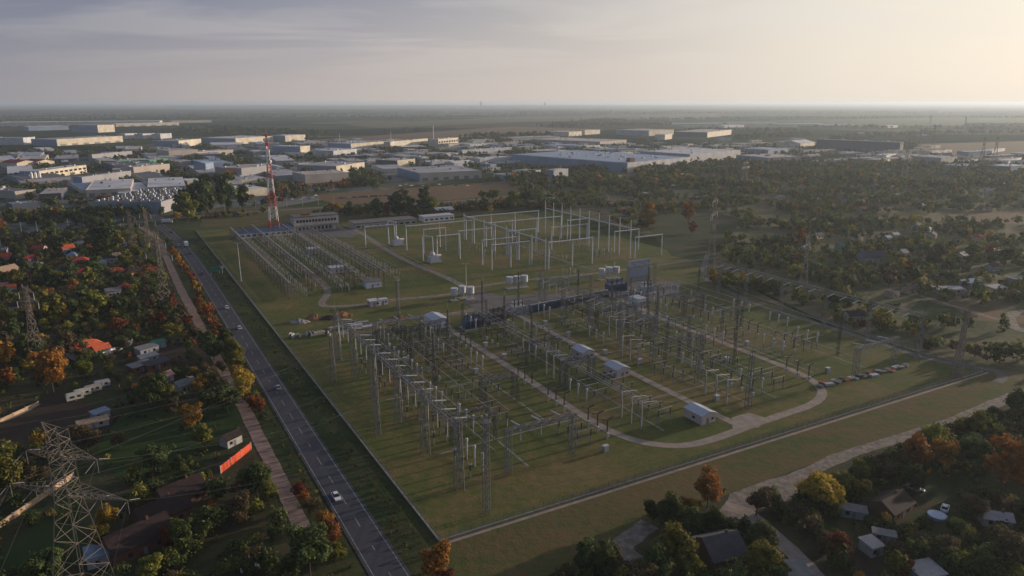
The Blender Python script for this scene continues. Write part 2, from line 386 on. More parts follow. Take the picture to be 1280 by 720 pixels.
# open ground in the gardens on the left
sheet('plot', Pp([(120,562),(150,515),(290,497),(315,520),(270,560),(240,600),(150,602)]), .06, m_green)
sheet('plot', Pp([(0,690),(60,640),(95,600),(110,690),(40,745),(0,745)]), .06, m_green)
sheet('plot', Pp([(0,520),(70,490),(100,500),(150,520),(130,545),(0,560)]), .06, m_soil2)
sheet('plot', Pp([(170,432),(250,425),(270,470),(180,470),(150,450)]), .06, m_soil2)
sheet('plot', Pp([(1045,650),(1130,640),(1200,640),(1210,690),(1130,690),(1060,680)]), .06, m_verge)
sheet('plot', Pp([(1140,580),(1290,575),(1300,620),(1160,625)]), .06, m_verge)
sheet('plot', Pp([(890,330),(905,300),(930,275),(880,262),(800,275),(840,320)]), .06, m_verge)
sheet('plot', Pp([(1130,395),(1150,375),(1240,395),(1230,412),(1180,405)]), .06, m_green)
sheet('plot', Pp([(1180,375),(1280,395),(1280,405),(1215,400)]), .065, m_soil)
# ---- the trunk road
RC = [W(70,44.9), W(150,44.8), W(250,44.7), W(350,44.6), W(450,44.3), W(520,43.6), W(580,41.8), W(640,38.5), W(690,34)]
strip('road', RC, 8.6, .07, m_asph, 8)
for nm, off in (('road_edge_line', -3.45), ('road_edge_line', 3.45)): strip(nm, RC, .17, .076, m_white, 8, off=off)
def dashes():
    Q = catmull(RC, 40); mb = MB(); s = 0; on = True
    acc = 0
    for i in range(len(Q)-1):
        d = (Q[i+1]-Q[i]); l = d.length; n = Vector((d.y,-d.x,0)).normalized()*.09; z = Vector((0,0,.077))
        if (acc % 12.2) < 4.4: mb.quad(Q[i]+n+z, Q[i+1]+n+z, Q[i+1]-n+z, Q[i]-n+z)
        acc += l
    struct(mb.build('road_centre_line', m_white))
dashes()
CR = Pp([(-120,308),(0,297),(90,290),(150,281),(200,275),(270,268),(345,263),(430,258),(560,252),(700,240)])
strip('road', CR, 9, .075, m_asph2, 6)
strip('road', Pp([(205,276),(150,255),(100,238),(60,222),(-40,205)]), 12, .08, m_asph2, 5)
strip('road', Pp([(0,205),(160,186),(260,180)]), 9, .08, m_asph2, 4)
# slab path between the gardens and the trunk road
TP = Pp([(176,284),(196,298),(206,318),(216,340),(226,362),(240,388),(256,420),(272,450),(287,478),(304,508),(322,545),(340,580),(358,618),(372,648),(386,672)])
def slab_mat():
    m = mat('slab_track', (.22,.155,.135), .9, .25, .3)
    nt = m.node_tree; N = nt.nodes; L = nt.links; b = N['Principled BSDF']; src = b.inputs['Base Color'].links[0].from_socket
    geo = N.new('ShaderNodeNewGeometry'); d = N.new('ShaderNodeVectorMath'); d.operation = 'DOT_PRODUCT'; d.inputs[1].default_value = tuple(EU)
    L.new(geo.outputs['Position'], d.inputs[0])
    md = N.new('ShaderNodeMath'); md.operation = 'MODULO'; md.inputs[1].default_value = 3.2; L.new(d.outputs['Value'], md.inputs[0])
    lt = N.new('ShaderNodeMath'); lt.operation = 'LESS_THAN'; lt.inputs[1].default_value = .55; L.new(md.outputs[0], lt.inputs[0])
    mx = N.new('ShaderNodeMix'); mx.data_type = 'RGBA'; L.new(lt.outputs[0], mx.inputs['Factor']); L.new(src, mx.inputs['A']); mx.inputs['B'].default_value = (.15,.105,.09,1)
    L.new(mx.outputs['Result'], b.inputs['Base Color']); return m
strip('path', TP, 4.2, .085, slab_mat(), 6, .06)
strip('path', Pp([(0,527),(20,519),(47,505)]), 3, .085, m_path, 2)
# gravel ways south and east of the fence
strip('dirt_road', Pp([(1420,455),(1340,475),(1268,495),(1200,524),(1160,538),(1060,568),(1000,596),(975,606),(925,628),(905,645)]), 4.8, .09, m_gravel, 6, .16)
sheet('dirt_patch', Pp([(905,640),(912,618),(960,600),(1000,590),(1010,600),(990,625),(940,640),(925,650)]), .1, m_gravel)
strip('dirt_road', Pp([(905,632),(935,642),(965,668),(1000,700),(1040,745)]), 4.6, .105, m_path, 6, .08)
strip('dirt_road', Pp([(812,655),(795,668),(778,684),(800,706),(828,745)]), 5.2, .09, m_gravel, 6, .15)
strip('dirt_road', Pp([(1040,660),(1065,690),(1100,725),(1120,750)]), 3.6, .09, m_soil2, 6, .1)
strip('dirt_road', Pp([(1400,380),(1300,388),(1268,392),(1263,402),(1285,415),(1400,430)]), 5.5, .09, m_gravel, 6, .08)
strip('dirt_road', Pp([(885,318),(880,335),(884,350),(905,362),(960,386),(1020,404),(1090,426),(1150,446),(1220,460),(1245,464),(1253,472),(1246,478)]), 3.6, .09, m_asph2, 6, .05)
strip('dirt_road', Pp([(1150,370),(1200,385),(1262,404)]), 3, .085, m_dirt, 4)
strip('dirt_road', Pp([(1080,258),(1150,268),(1290,288),(1380,292)]), 6, .085, m_soil, 4)
# ways inside the substation
strip('service_road', [W(600,100),W(585,103),W(480,103.5),W(400,103)]+Pp([(402,380),(420,383),(450,381),(490,375),(545,370),(575,366)]), 4., .09, m_gravel, 5, .03)
strip('service_road', Pp([(436,283),(452,292),(500,322),(560,348),(600,370),(618,374)]), 4.4, .092, m_gravel, 5, .03)
strip('service_road', [W(312,84),W(320,110),W(318,130),W(315,150),W(322,172),W(318,186),W(312,205),W(304,236),W(300,262)], 5.2, .094, m_gravel, 5, .03)
strip('service_road', Pp([(555,405),(566,414)])+[W(270,133),W(230,133),W(190,132.5),W(172,133),W(158,137),W(149.5,146),W(147.5,158),W(148.5,178),W(149,196),W(149.5,208),W(152,217),W(157,224),W(166,229),W(180,231),W(213,231.5),W(250,232),W(290,236),W(302,238)], 3.4, .096, m_path, 6, .03)
strip('service_road', [W(310,172.5),W(260,172.5),W(200,172.5),W(165,173),W(150,173.5)], 3.2, .098, m_path, 3, .03)
sheet('paved_apron', [W(150,170),W(156,176),W(156,184),W(150,186),W(146,178)], .1, m_path)
strip('service_road', Pp([(575,362),(640,352),(700,346),(760,340),(850,328),(900,322)]), 3.2, .099, m_gravel, 4, .05)
sheet('paved_apron', Pp([(575,372),(600,362),(625,370),(700,366),(730,372),(640,392),(600,394)]), .1, m_asph2)
sheet('paved_apron', Pp([(770,360),(795,352),(850,352),(850,372),(800,378),(770,372)]), .1, m_asph2)
m_trench = mat('trench_slabs', (.20,.185,.17), .95, .35, .9)
for v, u0, u1 in [(98,162,300),(119,184,296),(149,160,300),(159.5,184,300),(190,160,296),(203,160,300),(217,184,296),(236,170,296),(259,162,290),(267,184,280)]:
    strip('cable_trench', [W(u0,v),W((u0+u1)/2,v+random.uniform(-.3,.3)),W(u1,v)], .75, .07, m_trench, 6, .12)
for u, v0, v1 in [(182,78,130),(229,78,130),(276,78,130),(182,134,171),(252,134,171),(182,176,229),(229,176,229),(276,176,229),(199,236,281),(252,236,281)]:
    strip('cable_trench', [W(u,v0),W(u+random.uniform(-.3,.3),(v0+v1)/2),W(u,v1)], .7, .074, m_trench, 6, .12)
m_worn = ramp_mat('worn_grass', [(.3,(.085,.075,.034)), (.5,(.13,.10,.052)), (.7,(.10,.10,.04))], .2, 1.2, .5)
for P_, w_ in [([(560,300),(520,340),(480,420),(440,470)],.5),([(350,395),(372,430),(400,460),(430,505)],.5),([(600,560),(640,585),(700,590),(760,575)],.45),([(560,640),(640,620),(800,580),(1000,515),(1150,468)],.5),([(1010,520),(1080,500),(1150,485),(1215,470)],.7),([(890,345),(850,350),(800,340)],.7)]:
    Q_ = Pp(P_)
    for o_ in (-.95,.95): strip('wheel_track', Q_, w_, .066, m_worn, 6, .3, off=o_)
strip('service_road', Pp([(640,303),(700,325),(745,338)]), 3, .09, m_asph2, 3)
sheet('paved_apron', Pp([(355,285),(425,284),(455,290),(440,297),(360,295)]), .09, m_asph2)
# ================================================================== substation
m_steel = mat('galvanised_steel', (.19,.19,.20), .6, .12, 2., metal=.3)
m_steel_d = mat('dark_steel', (.10,.10,.108), .6, .12, 2., metal=.3)
m_wsteel = mat('white_steel', (.52,.52,.56), .55, .1, 1.2)
m_ins = mat('pale_insulator', (.43,.44,.46), .35, .08, 3.)
m_insb = mat('brown_insulator', (.06,.035,.03), .35, .15, 3.)
m_conc = mat('weathered_concrete', (.26,.25,.24), .9, .2, .8)
m_concl = mat('pale_concrete', (.29,.275,.265), .9, .2, .5)
m_gbox = mat('grey_enamel', (.42,.42,.43), .5, .08, 2.)
m_alu = mat('aluminium_tube', (.34,.34,.36), .4, .08, 2., metal=.4)
m_blue = mat('blue_enamel', (.05,.085,.16), .5, .2, 1.)
m_noise = mat('bluegrey_cladding', (.33,.38,.44), .5, .12, .8)
m_cab = mat('conductor', (.10,.10,.105), .5, .05, 1.)
m_hutw = mat('hut_wall', (.50,.41,.40), .85, .12, 1.)
m_hutr = mat('hut_roof', (.42,.45,.52), .5, .1, 1.)
m_glass = mat('dark_glass', (.02,.025,.035), .12, .1, 1.)
m_door = mat('grey_door', (.16,.17,.19), .6, .1, 1.)
m_red = mat('mast_red', (.50,.055,.04), .6, .15, .5)
m_mwhite = mat('mast_white', (.68,.66,.66), .6, .1, .5)
m_roofblue = mat('blue_sheet_roof', (.045,.075,.15), .5, .15, .5)
m_pinkw = mat('rendered_wall', (.48,.42,.39), .9, .14, .4)
m_darkroof = mat('dark_flat_roof', (.13,.125,.13), .9, .25, .3)
m_rust = mat('rusty_metal', (.22,.07,.03), .9, .3, 1.)
m_sand = mat('spoil_heap', (.30,.17,.09), 1, .3, .5, bump=.5)
m_green_sign = mat('green_sign', (.01,.16,.09), .4, .08, 1.)
# station landmarks for labels
for ph, x, y in [('hut beside the south loop road', 887, 522), ('second hut up the middle road', 780, 465), ('pale hut between the equipment bays', 739, 443), ('white hut near the lattice rows', 552, 402), ('small hut under the blue transformer', 804, 380), ('grey firewall', 830, 345), ('blue transformers on the apron', 595, 390), ('concrete control building', 390, 280), ('blue roofed workshop', 320, 290), ('red and white mast', 343, 285), ('flat roofed hut at the old yard', 466, 356), ('white twin cabins', 474, 380), ('near fence corner', 548, 665), ('low lattice portal', 675, 565), ('cable drum line by the verge fence', 380, 418), ('scrap row at the east fence', 1080, 472), ('east fence bend', 1235, 464), ('south loop bend', 820, 565), ('east loop bend', 1030, 500), ('tall light mast', 301, 345), ('grassy yard of white portals', 690, 315), ('green road sign', 270, 339)]:
    landmark(ph, x, y)
def lat(mb, p, q, w0, w1, n, b, leg=None, up=None):
    """square lattice between two points"""
    p = Vector(p); q = Vector(q); d = (q-p).normalized()
    if abs(d.z) > .9: a = Vector((1,0,0)); c = Vector((0,1,0))
    else: a = d.cross(Vector((0,0,1))).normalized(); c = Vector((0,0,1))
    leg = leg or b*1.6; ring = []
    for i in range(n+1):
        t = i/n; o = p+(q-p)*t; w = (w0+(w1-w0)*t)/2
        ring.append([o+a*sx*w+c*sy*w for sx, sy in ((-1,-1),(1,-1),(1,1),(-1,1))])
    for i in range(n):
        for k in range(4):
            j = (k+1) % 4
            mb.bar(ring[i][k], ring[i+1][k], leg)
            if i % 2: mb.bar(ring[i][k], ring[i+1][j], b)
            else: mb.bar(ring[i][j], ring[i+1][k], b)
            if w0 > 1.4: mb.bar(ring[i+1][k], ring[i+1][j], b)
    return ring
# ---- lattice gantries along the bays
def gantry_row(v, us, h, kindname, lab, cat, beam_h, w=1.7, rod=4., ins=('right',), spans=None, group='lattice gantries across the equipment bays', w1=1.1):
    """one gantry per bay: its own column and beam; the strings hang as parts"""
    for i, u in enumerate(us):
        nxt = us[i+1] if i+1 < len(us) else None
        t = thing(kindname, lab, cat, W(v=v, u=u), GA, group)
        c = MB(); lat(c, (0,0,0), (0,0,h), w, w1, 8, .085, .15)
        c.build('column', m_steel, t)
        if rod: MB().bar((0,0,h), (0,0,h+rod), .12, .04).build('lightning_rod', m_steel, t)
        if nxt is not None and (spans is None or i in spans):
            L = nxt-u; b = MB(); lat(b, (0,w/2,beam_h), (0,L-w/2,beam_h), 1.3, 1.3, max(4, int(L/2.6)), .1, .18)
            b.build('beam', m_steel, t)
            for k in range(3):
                y = L*(k+.75)/3.5+.8
                for sgn, nm in ((1,'right'), (-1,'left')):
                    if nm in ins:
                        s = MB().bar((sgn*.7,y,beam_h-.2), (sgn*5.4,y,beam_h-1.0), .42, .42, 6)
                        s.build('insulator_string', m_ins, t)
                if 'hang' in ins:
                    MB().bar((0,y+1.2,beam_h-.6), (0,y+1.2,beam_h-6.2), .3, .3, 6).build('insulator_string', m_ins, t)
        later(t, 'tall grey lattice' if h > 16 else 'low grey lattice', 'gantry', 'gantries', at=tuple(W(u, v, h*.6)))
USA = [160, 184, 206.5, 231.5, 254, 277]
gantry_row(74.3, USA, 22, 'lattice_gantry', '', 'gantry', 19.5, 2.2, 5, ('right','hang'), spans=(0,1,2,3,4), w1=1.5)
gantry_row(187, [159, 184, 210, 232, 254, 277, 298], 20.5, 'lattice_gantry', '', 'gantry', 18.5, 1.7, 7, ('left','hang'), spans=(2,3,4,5))
gantry_row(283, [140, 156, 179, 201, 226, 249, 268], 21, 'lattice_gantry', '', 'gantry', 20.3, 1.6, 8, ('left',), spans=(1,2,3,4,5))
# low portal in front, and the one on the right
def portal(P, Q, h, w, nm='lattice_portal', insd=1):
    P = Vector(P); Q = Vector(Q); d = Q-P; L = d.length; rz = math.atan2(d.y, d.x)
    t = thing(nm, '', 'gantry', P, rz, 'low lattice portals')
    for x in (0, L):
        c = MB(); lat(c, (x,0,0), (x,0,h), w, w, 7, .085, .14); c.build('column', m_steel, t)
    b = MB(); lat(b, (-w/2,0,h-.5), (L+w/2,0,h-.5), 1.1, 1.1, int(L/1.8), .1, .17); b.build('beam', m_steel, t)
    for k in range(3):
        x = L*(k+.6)/3.2
        MB().bar((x,insd*.6,h), (x-.2,insd*5.2,h-.4), .5, .5, 6).build('insulator_string', m_ins, t)
        if k < 2: MB().bar((x,0,h-1), (x,0,h-4.5), .3, .3, 6).build('insulator_string', m_ins, t)
    return t
t = portal(W(161,90.5), W(161,113), 14.2, 1.6); t['label'] = 'low wide lattice portal in the grass nearest the south loop road'
t = portal(W(158,245), W(158.6,271), 12.5, 1.6); t['label'] = 'lattice portal with three white strings beside the east scrap row'
t = portal(W(312,256), W(312,276), 12.5, 1.5); t['label'] = 'small lattice portal with white strings below the far hedge'
t = portal(W(281,92), W(281,114), 13, 1.5); t['label'] = 'lattice portal with white strings just below the white hut'
t = portal(W(302,192), W(302,222), 14, 1.5); t['label'] = 'lattice portal behind the long cooler bank near the firewall'
# ---- lattice masts / lightning towers
def tower(nm, P, h, w0, w1, lab, cat='tower', n=12, m=None, rod=3, heads=False, rz=GA):
    t = thing(nm, lab, cat, P, rz)
    c = MB(); lat(c, (0,0,0), (0,0,h), w0, w1, n, .08, .13); c.build('lattice', m or m_steel, t)
    if rod: MB().bar((0,0,h), (0,0,h+rod), .14, .04).build('lightning_rod', m_steel, t)
    if heads:
        p = MB(); p.box(-1.2,1.2,-1.2,1.2,h-.6,h-.5)
        for k in range(8): p.bar((math.cos(k*PI/4)*1.2, math.sin(k*PI/4)*1.2, h-.5), (math.cos(k*PI/4)*1.2, math.sin(k*PI/4)*1.2, h+.6), .07)
        p.build('platform', m_steel, t)
        for k in (-1,1): MB().cbox(k*.7, .9, h+.5, .5,.3,.5).build('floodlight', m_gbox, t)
    return t
tower('light_tower', W(146,75.6), 27, 1.5, 1.2, 'tall floodlight tower of grey lattice standing alone inside the near fence corner', heads=True, rod=2, n=16)
tower('lattice_tower', W(204,66), 19, 1.6, 1.0, 'slim lattice tower left of the first gantry row, nearest the long fence', n=12)
tower('lattice_tower', W(255,66), 20, 1.6, 1.0, 'slim lattice tower left of the gantry row, farther up the long fence', n=12)
tower('light_tower', W(300,110), 26, 1.3, .9, 'thin floodlight tower just above the head of the first gantry row', heads=True, rod=2, n=14)
for i, (u, v, h) in enumerate([(236,100,20),(262,118,20),(292,150,22),(270,150,20),(246,150,19),(300,175,22),(290,205,22),(268,210,20),(240,215,20),(192,215,22),(178,262,20),(235,262,21),(262,262,21),(276,240,22)]):
    t = tower('lattice_mast', W(u,v), h, 0.95, .45, '', cat='mast', n=9, m=m_steel_d, rod=4); t['group'] = 'thin lattice masts among the bays'
    later(t, 'thin dark lattice', 'mast', at=tuple(W(u,v,h/2)))
# plain steel light pole, old yard
def pole(x, yb, yt, lab, lamp=True):
    P = G(x, yb); h = topz(x, yb, yt)
    t = thing('light_pole', lab, 'lamp post', P, 0)
    MB().lathe(0,0,[(0,.32),(h*.5,.24),(h,.14)],8).build('pole', m_gbox, t)
    MB().lathe(0,0,[(0,.8),(.5,.7),(.55,.3)],8).build('base', m_concl, t)
    if lamp:
        for s in (-1,1): MB().bar((0,0,h),(s*1.3,0,h+.15),.1).cbox(s*1.5,0,h,.9,.35,.2).build('lamp_head', m_gbox, t)
    return t
pole(301.5, 352, 304, 'tall bare light pole on the grass left of the old yard')
pole(426.5, 449, 408, 'white footed light pole on the grass above the cable drums')
pole(583, 375, 330, 'slim light pole beside the nearest group of white tanks')
# ---- devices -------------------------------------------------------------
def post(t, x, y, h, mi=None): MB().bar((x,y,0),(x,y,h),.34,.28).build('support', mi or m_conc, t)
def ribbed(x, y, z0, z1, r, n=7):
    prof = []
    for i in range(n):
        z = z0+(z1-z0)*i/n; prof += [(z, r*.62), (z+(z1-z0)*.5/n, r)]
    prof.append((z1, r*.6)); return MB().lathe(x, y, prof, 6)
def p_disconnector():
    t = thing('disconnector', '', 'switch', (0,0,0), 0, 'disconnector switches in the bays')
    for x in (-2.6, 2.6):
        post(t, x, 0, 2.8); ribbed(x,0,2.9,5.2,.26).build('insulator', m_insb, t)
    MB().box(-3,3,-.16,.16,2.75,2.95).build('base_frame', m_steel, t)
    MB().bar((-3.2,0,5.35),(3.2,0,5.35),.2,.2,6).build('arm', m_alu, t)
    return t
def p_breaker():
    t = thing('circuit_breaker', '', 'circuit breaker', (0,0,0), 0, 'T-shaped circuit breakers')
    post(t, 0, 0, 2.6, m_gbox); MB().cbox(.1,-.5,.9,.9,.6,1.4).build('control_box', m_gbox, t)
    ribbed(0,0,2.6,6.8,.3,9).build('insulator', m_insb, t)
    for s in (-1,1):
        b = MB(); b.bar((s*.25,0,7.0),(s*2.3,0,7.35),.62,.5,6); b.build('interrupter', m_insb, t)
    return t
def p_transformer():
    t = thing('instrument_transformer', '', 'transformer', (0,0,0), 0, 'slender instrument transformers')
    post(t, 0, 0, 2.6, m_concl); ribbed(0,0,2.7,6.,.34,8).build('insulator', m_ins, t)
    MB().lathe(0,0,[(6.,.3),(6.1,.5),(6.9,.5),(7.1,.25)],8).build('head', m_gbox, t)
    return t
def p_post():
    t = thing('support_post', '', 'post', (0,0,0), 0, 'tall pale busbar posts')
    MB().lathe(0,0,[(0,.34),(7.6,.26)],8).build('column', m_concl, t)
    ribbed(0,0,7.6,9.6,.3,5).build('insulator', m_ins, t)
    a = MB().bar((-.2,0,9.7),(6.8,.4,8.6),.2,.16,6); a.build('branch_tube', m_alu, t)
    return t
def p_arrester():
    t = thing('surge_arrester', '', 'surge arrester', (0,0,0), 0, 'surge arresters')
    post(t, 0, 0, 2.2, m_concl); ribbed(0,0,2.3,4.8,.26,6).build('insulator', m_insb, t)
    MB().lathe(0,0,[(4.5,.62),(4.62,.62)],10).build('grading_ring', m_alu, t)
    return t
def p_cabinet():
    t = thing('control_cabinet', '', 'cabinet', (0,0,0), 0, 'pale control cabinets')
    MB().box(-.9,.9,-.6,.6,.25,2.1).build('cabinet_body', m_concl, t); MB().box(-1,1,-.7,.7,2.1,2.2).build('lid', m_ins, t)
    MB().box(-1,1,-.7,.7,0,.25).build('plinth', m_conc, t)
    MB().box(-.8,.8,-.64,-.6,.35,2.0).build('door', m_gbox, t)
    return t
PROTO = {k: [f(), False] for k, f in dict(dis=p_disconnector, brk=p_breaker, ct=p_transformer, post=p_post, sa=p_arrester, cab=p_cabinet).items()}
WORDS = {'dis': ('grey two-post', 'disconnector', 'disconnectors'), 'brk': ('dark T-shaped', 'circuit breaker', 'circuit breakers'), 'ct': ('slim pale', 'instrument transformer', 'instrument transformers'),
         'post': ('tall pale', 'busbar post', 'busbar posts'), 'sa': ('short dark', 'surge arrester', 'surge arresters'), 'cab': ('pale square', 'control cabinet', 'control cabinets')}
def dev(k, u, v, rz=0., s=1.):
    p = PROTO[k]; o = put(p[0], p[1], W(u, v), GA+rz, s=(s,s,s)); p[1] = True
    a, b, c = WORDS[k]; later(o, a, b, c); return o
BAYS = [160, 184, 206.5, 231.5, 254, 277]
def triple(k, u0, v, pitch=5.2, **kw):
    for i in range(3): dev(k, u0+4.5+i*pitch, v, **kw)
def bay(i, sts):
    for k, v in sts: triple(k, BAYS[i], v)
# left block between the first gantry row and the path at v=132
bay(0, [('sa',80),('ct',84),('dis',120)]); bay(0, [('brk',129)])
bay(1, [('sa',79),('dis',86),('ct',93),('dis',103),('brk',128.5)])
bay(2, [('sa',79),('dis',86),('ct',92),('dis',101),('dis',112),('brk',129)])
bay(3, [('sa',80),('dis',88),('ct',95),('brk',102),('dis',112),('ct',121)])
bay(4, [('sa',80),('dis',88),('ct',94),('brk',100),('dis',107),('ct',114),('dis',120),('brk',127)])
bay(5, [('dis',92),('ct',98),('brk',104),('dis',111),('ct',118),('dis',125)])
# middle block 132..172
bay(0, [('post',143),('dis',153)])
bay(2, [('post',142),('dis',152)])
bay(1, [('dis',144),('ct',138),('dis',156)])
bay(3, [('dis',140),('ct',146),('dis',151),('brk',157),('sa',163)])
bay(4, [('brk',140),('dis',150),('ct',160),('sa',167)])
bay(5, [('ct',141),('dis',151),('brk',161)])
# right-centre block 175..230
bay(0, [('post',182),('brk',195),('ct',200),('dis',209)])
bay(1, [('dis',181),('ct',193),('brk',199),('dis',206),('sa',213)])
bay(2, [('post',180),('brk',191),('dis',200),('ct',210),('dis',220)])
bay(3, [('ct',181),('post',192),('brk',202),('dis',212),('ct',222)])
bay(4, [('dis',180),('brk',193),('dis',205),('ct',214),('dis',223)])
bay(5, [('ct',182),('brk',196),('dis',210),('sa',219)])
# far right block 235..280
bay(0, [('brk',226)]); bay(1, [('ct',240),('brk',247),('dis',256),('ct',262)]); bay(2, [('ct',228),('dis',238),('brk',250),('ct',270)]); bay(3, [('sa',228),('ct',272)]); bay(5, [('dis',232),('ct',240)]); bay(4, [('ct',238)])
bay(3, [('brk',244),('ct',252),('dis',262)]); bay(4, [('brk',246),('dis',254),('ct',264),('sa',272)]); bay(5, [('dis',246),('brk',256),('ct',266)])
for u, v in [(158,123.5),(169,182),(196,215),(212,182),(167,241),(245,136),(236,118),(262,136),(262,226),(244,227),(228,176),(256,176),(286,228),(276,176),(206,238),(262,98)]: dev('cab', u, v)
# dark low lattice frames across the bays
def p_frame():
    t = thing('equipment_frame', '', 'gantry', (0,0,0), 0, 'dark lattice frames across the bays')
    for x in (0, 13): c = MB(); lat(c, (x,0,0), (x,0,10.5), 1.1, .8, 6, .08, .13); c.build('column', m_steel_d, t)
    b = MB(); lat(b, (.5,0,10), (12.5,0,10), .9, .9, 7, .07, .12); b.build('beam', m_steel_d, t)
    for x in (2.5,6.5,10.5): MB().bar((x,.4,9.6),(x-.1,3.4,9.1),.3,.3,6).build('insulator_string', m_gbox, t)
    return t
FR = [p_frame(), False]
for i, vs in enumerate([(84,),(84,106,140,196),(84,106,140,192,210,244),(84,104,140,192,212,244),(86,106,140,192,210,246),(92,112,142,190,208,246)]):
    for v in vs:
        u = BAYS[i]+random.choice([1.5,20.5]); o = put(FR[0], FR[1], W(u, v), GA); FR[1] = True; later(o, 'dark low lattice', 'frame', at=tuple(W(u, v+6, 8)))
# busbars along and across
def busbar(u0, v0, u1, v1, z, adj='long thin'):
    P, Q = W(u0, v0, z), W(u1, v1, z); t = (Q-P)
    o = MB().bar((0,0,0), tuple(t), .2, .2, 6).build('busbar', m_alu); o.location = P; tag(o, None, 'busbar', 'tubular busbars over the bays')
    later(o, adj, 'busbar', at=tuple((P+Q)/2))
for v, u0, u1, z in [(144.5,162,300,8),(143,162,225,9.9),(147,235,296,8),(86,160,270,9),(104,184,270,8),(113,206,290,8.5),(182,162,215,9.9),(205,184,296,8.5),(212,206,296,8.5),(220,184,296,7.5),(248,160,200,7.5),(254,231,296,8),(262,231,296,8.5),(92,206,290,6.2),(98,184,290,9),(122,206,290,8.6),(152,162,296,6.4),(158,206,296,8.6),(164,231,296,7),(193,162,296,8.8),(199,184,296,7),(226,160,296,6.4),(240,184,290,8.8),(270,206,290,8.5)]:
    busbar(u0, v, u1, v, z)
# overhead conductors across the rows, sagging
def wire(P, Q, sag, r=.06, lab=None, n=10, name='overhead_wire', adj='thin sagging', grp='overhead conductors'):
    P = Vector(P); Q = Vector(Q); mb = MB(); pts = []
    for i in range(n+1):
        t = i/n; pts.append((P-P)+(Q-P)*t-Vector((0,0,4*sag*t*(1-t))))
    for a, b in zip(pts[:-1], pts[1:]): mb.bar(a, b, r, r, 3)
    o = mb.build(name, m_cab); o.location = P; tag(o, lab, 'cable', grp)
    if not lab:
        M = (P+Q)/2; x, y = px(M); 
        if not (0 < x < 1280 and 0 < y < 720): M = P*.75+Q*.25
        x, y = px(M)
        if not (0 < x < 1280 and 0 < y < 720): M = P
        later(o, adj, 'wire', at=tuple(M))
    return o
for i, b in enumerate(BAYS[:-1]):
    nb = BAYS[i+1]
    for k in range(3):
        u = b+(nb-b)*(k+.75)/3.5+.8
        wire(W(u,79.7,18.5), W(u,181.5,17.5), 4.5, .09)
        if i >= 1: wire(W(u,188,17.5), W(u,277.5,19.2), 3.8, .09)
# ---- huts
def hut(x, yb, w, d, h, lab, rz=GA, wallm=None, roofm=None, ridge='x', rr=1.1, name='service_hut'):
    """near corner at the photo point; w to the right (v), d away (u)"""
    P = G(x, yb) if yb is not None else x
    t = thing(name, lab, 'hut', P, rz)
    MB().box(0,w,0,d,0,h).build('wall', wallm or m_hutw, t)
    r = MB()
    if ridge: r.gable(-.35,w+.35,-.35,d+.35,h-.1,h+rr,ridge,.12)
    else: r.box(-.3,w+.3,-.3,d+.3,h+.004,h+.25)
    ro = r.build('roof', roofm or m_hutr, t)
    if ridge: MB().gwall(.01,w-.01,.01,d-.01,h,h+rr-.14,ridge).build('gable', wallm or m_hutw, t)
    MB().box(w*.35,w*.35+1.1,-.06,.0-.003,0.02,2.1).build('door', m_door, t)
    MB().box(w*.7,w*.7+1.0,-.05,-.003,1.2,2.0).build('window', m_glass, t)
    MB().box(-.05,-.003,d*.4,d*.4+1.2,1.2,2.0).build('window', m_glass, t)
    return t
HM = mat('hut_side_grey', (.43,.40,.42), .85, .1, 1.)
hut(W(156.6,162.5), None, 6.3, 8.2, 3.4, 'pale pink walled hut with light roof beside the south loop road', ridge='y')
hut(W(203.7,163.6), None, 6.3, 8.2, 3.4, 'pale hut with light grey roof second up the middle service road', ridge='y')
hut(W(227,163.5), None, 6.2, 7.6, 3.3, 'pale hut with grey roof third up the middle service road, among the bays', ridge='y', wallm=HM)
hut(W(296,126), None, 7.6, 11, 4.4, 'white gabled hut at the bend of the path near the lattice gantry rows', ridge='y', wallm=mat('white_wall', (.62,.62,.66), .8, .1, .8))
hut(W(277.5,234.5), None, 6, 7, 4.2, 'small pale hut with flat lid roof in front of the blue transformer', ridge=None, wallm=mat('white_wall', (.62,.62,.66)))
hut(G(458,361), None, 9.5, 9, 3.6, 'long white walled hut with dark flat roof at the corner of the old yard', ridge=None, wallm=mat('white_wall', (.62,.62,.66)), roofm=m_darkroof)
hut(G(414,342.5)+EV*0, None, 9, 8, 3.4, 'flat roofed hut with pale wall halfway along the old yard', ridge=None, roofm=m_hutr, wallm=m_pinkw)
hut(G(386,318), None, 8, 8, 3.4, 'flat roofed hut with pale roof at the far end of the old yard', ridge=None, roofm=m_hutr, wallm=m_pinkw)
hut(G(463,384), None, 5, 5, 2.9, 'pinkish left cabin of the pair beside the gravel way', ridge=None, roofm=m_ins, wallm=mat('pink_cabin', (.5,.38,.42)))
hut(G(473.5,382), None, 5, 3, 2.9, 'white right cabin of the pair beside the gravel way', ridge=None, roofm=m_hutr, wallm=mat('white_wall', (.62,.62,.66)))
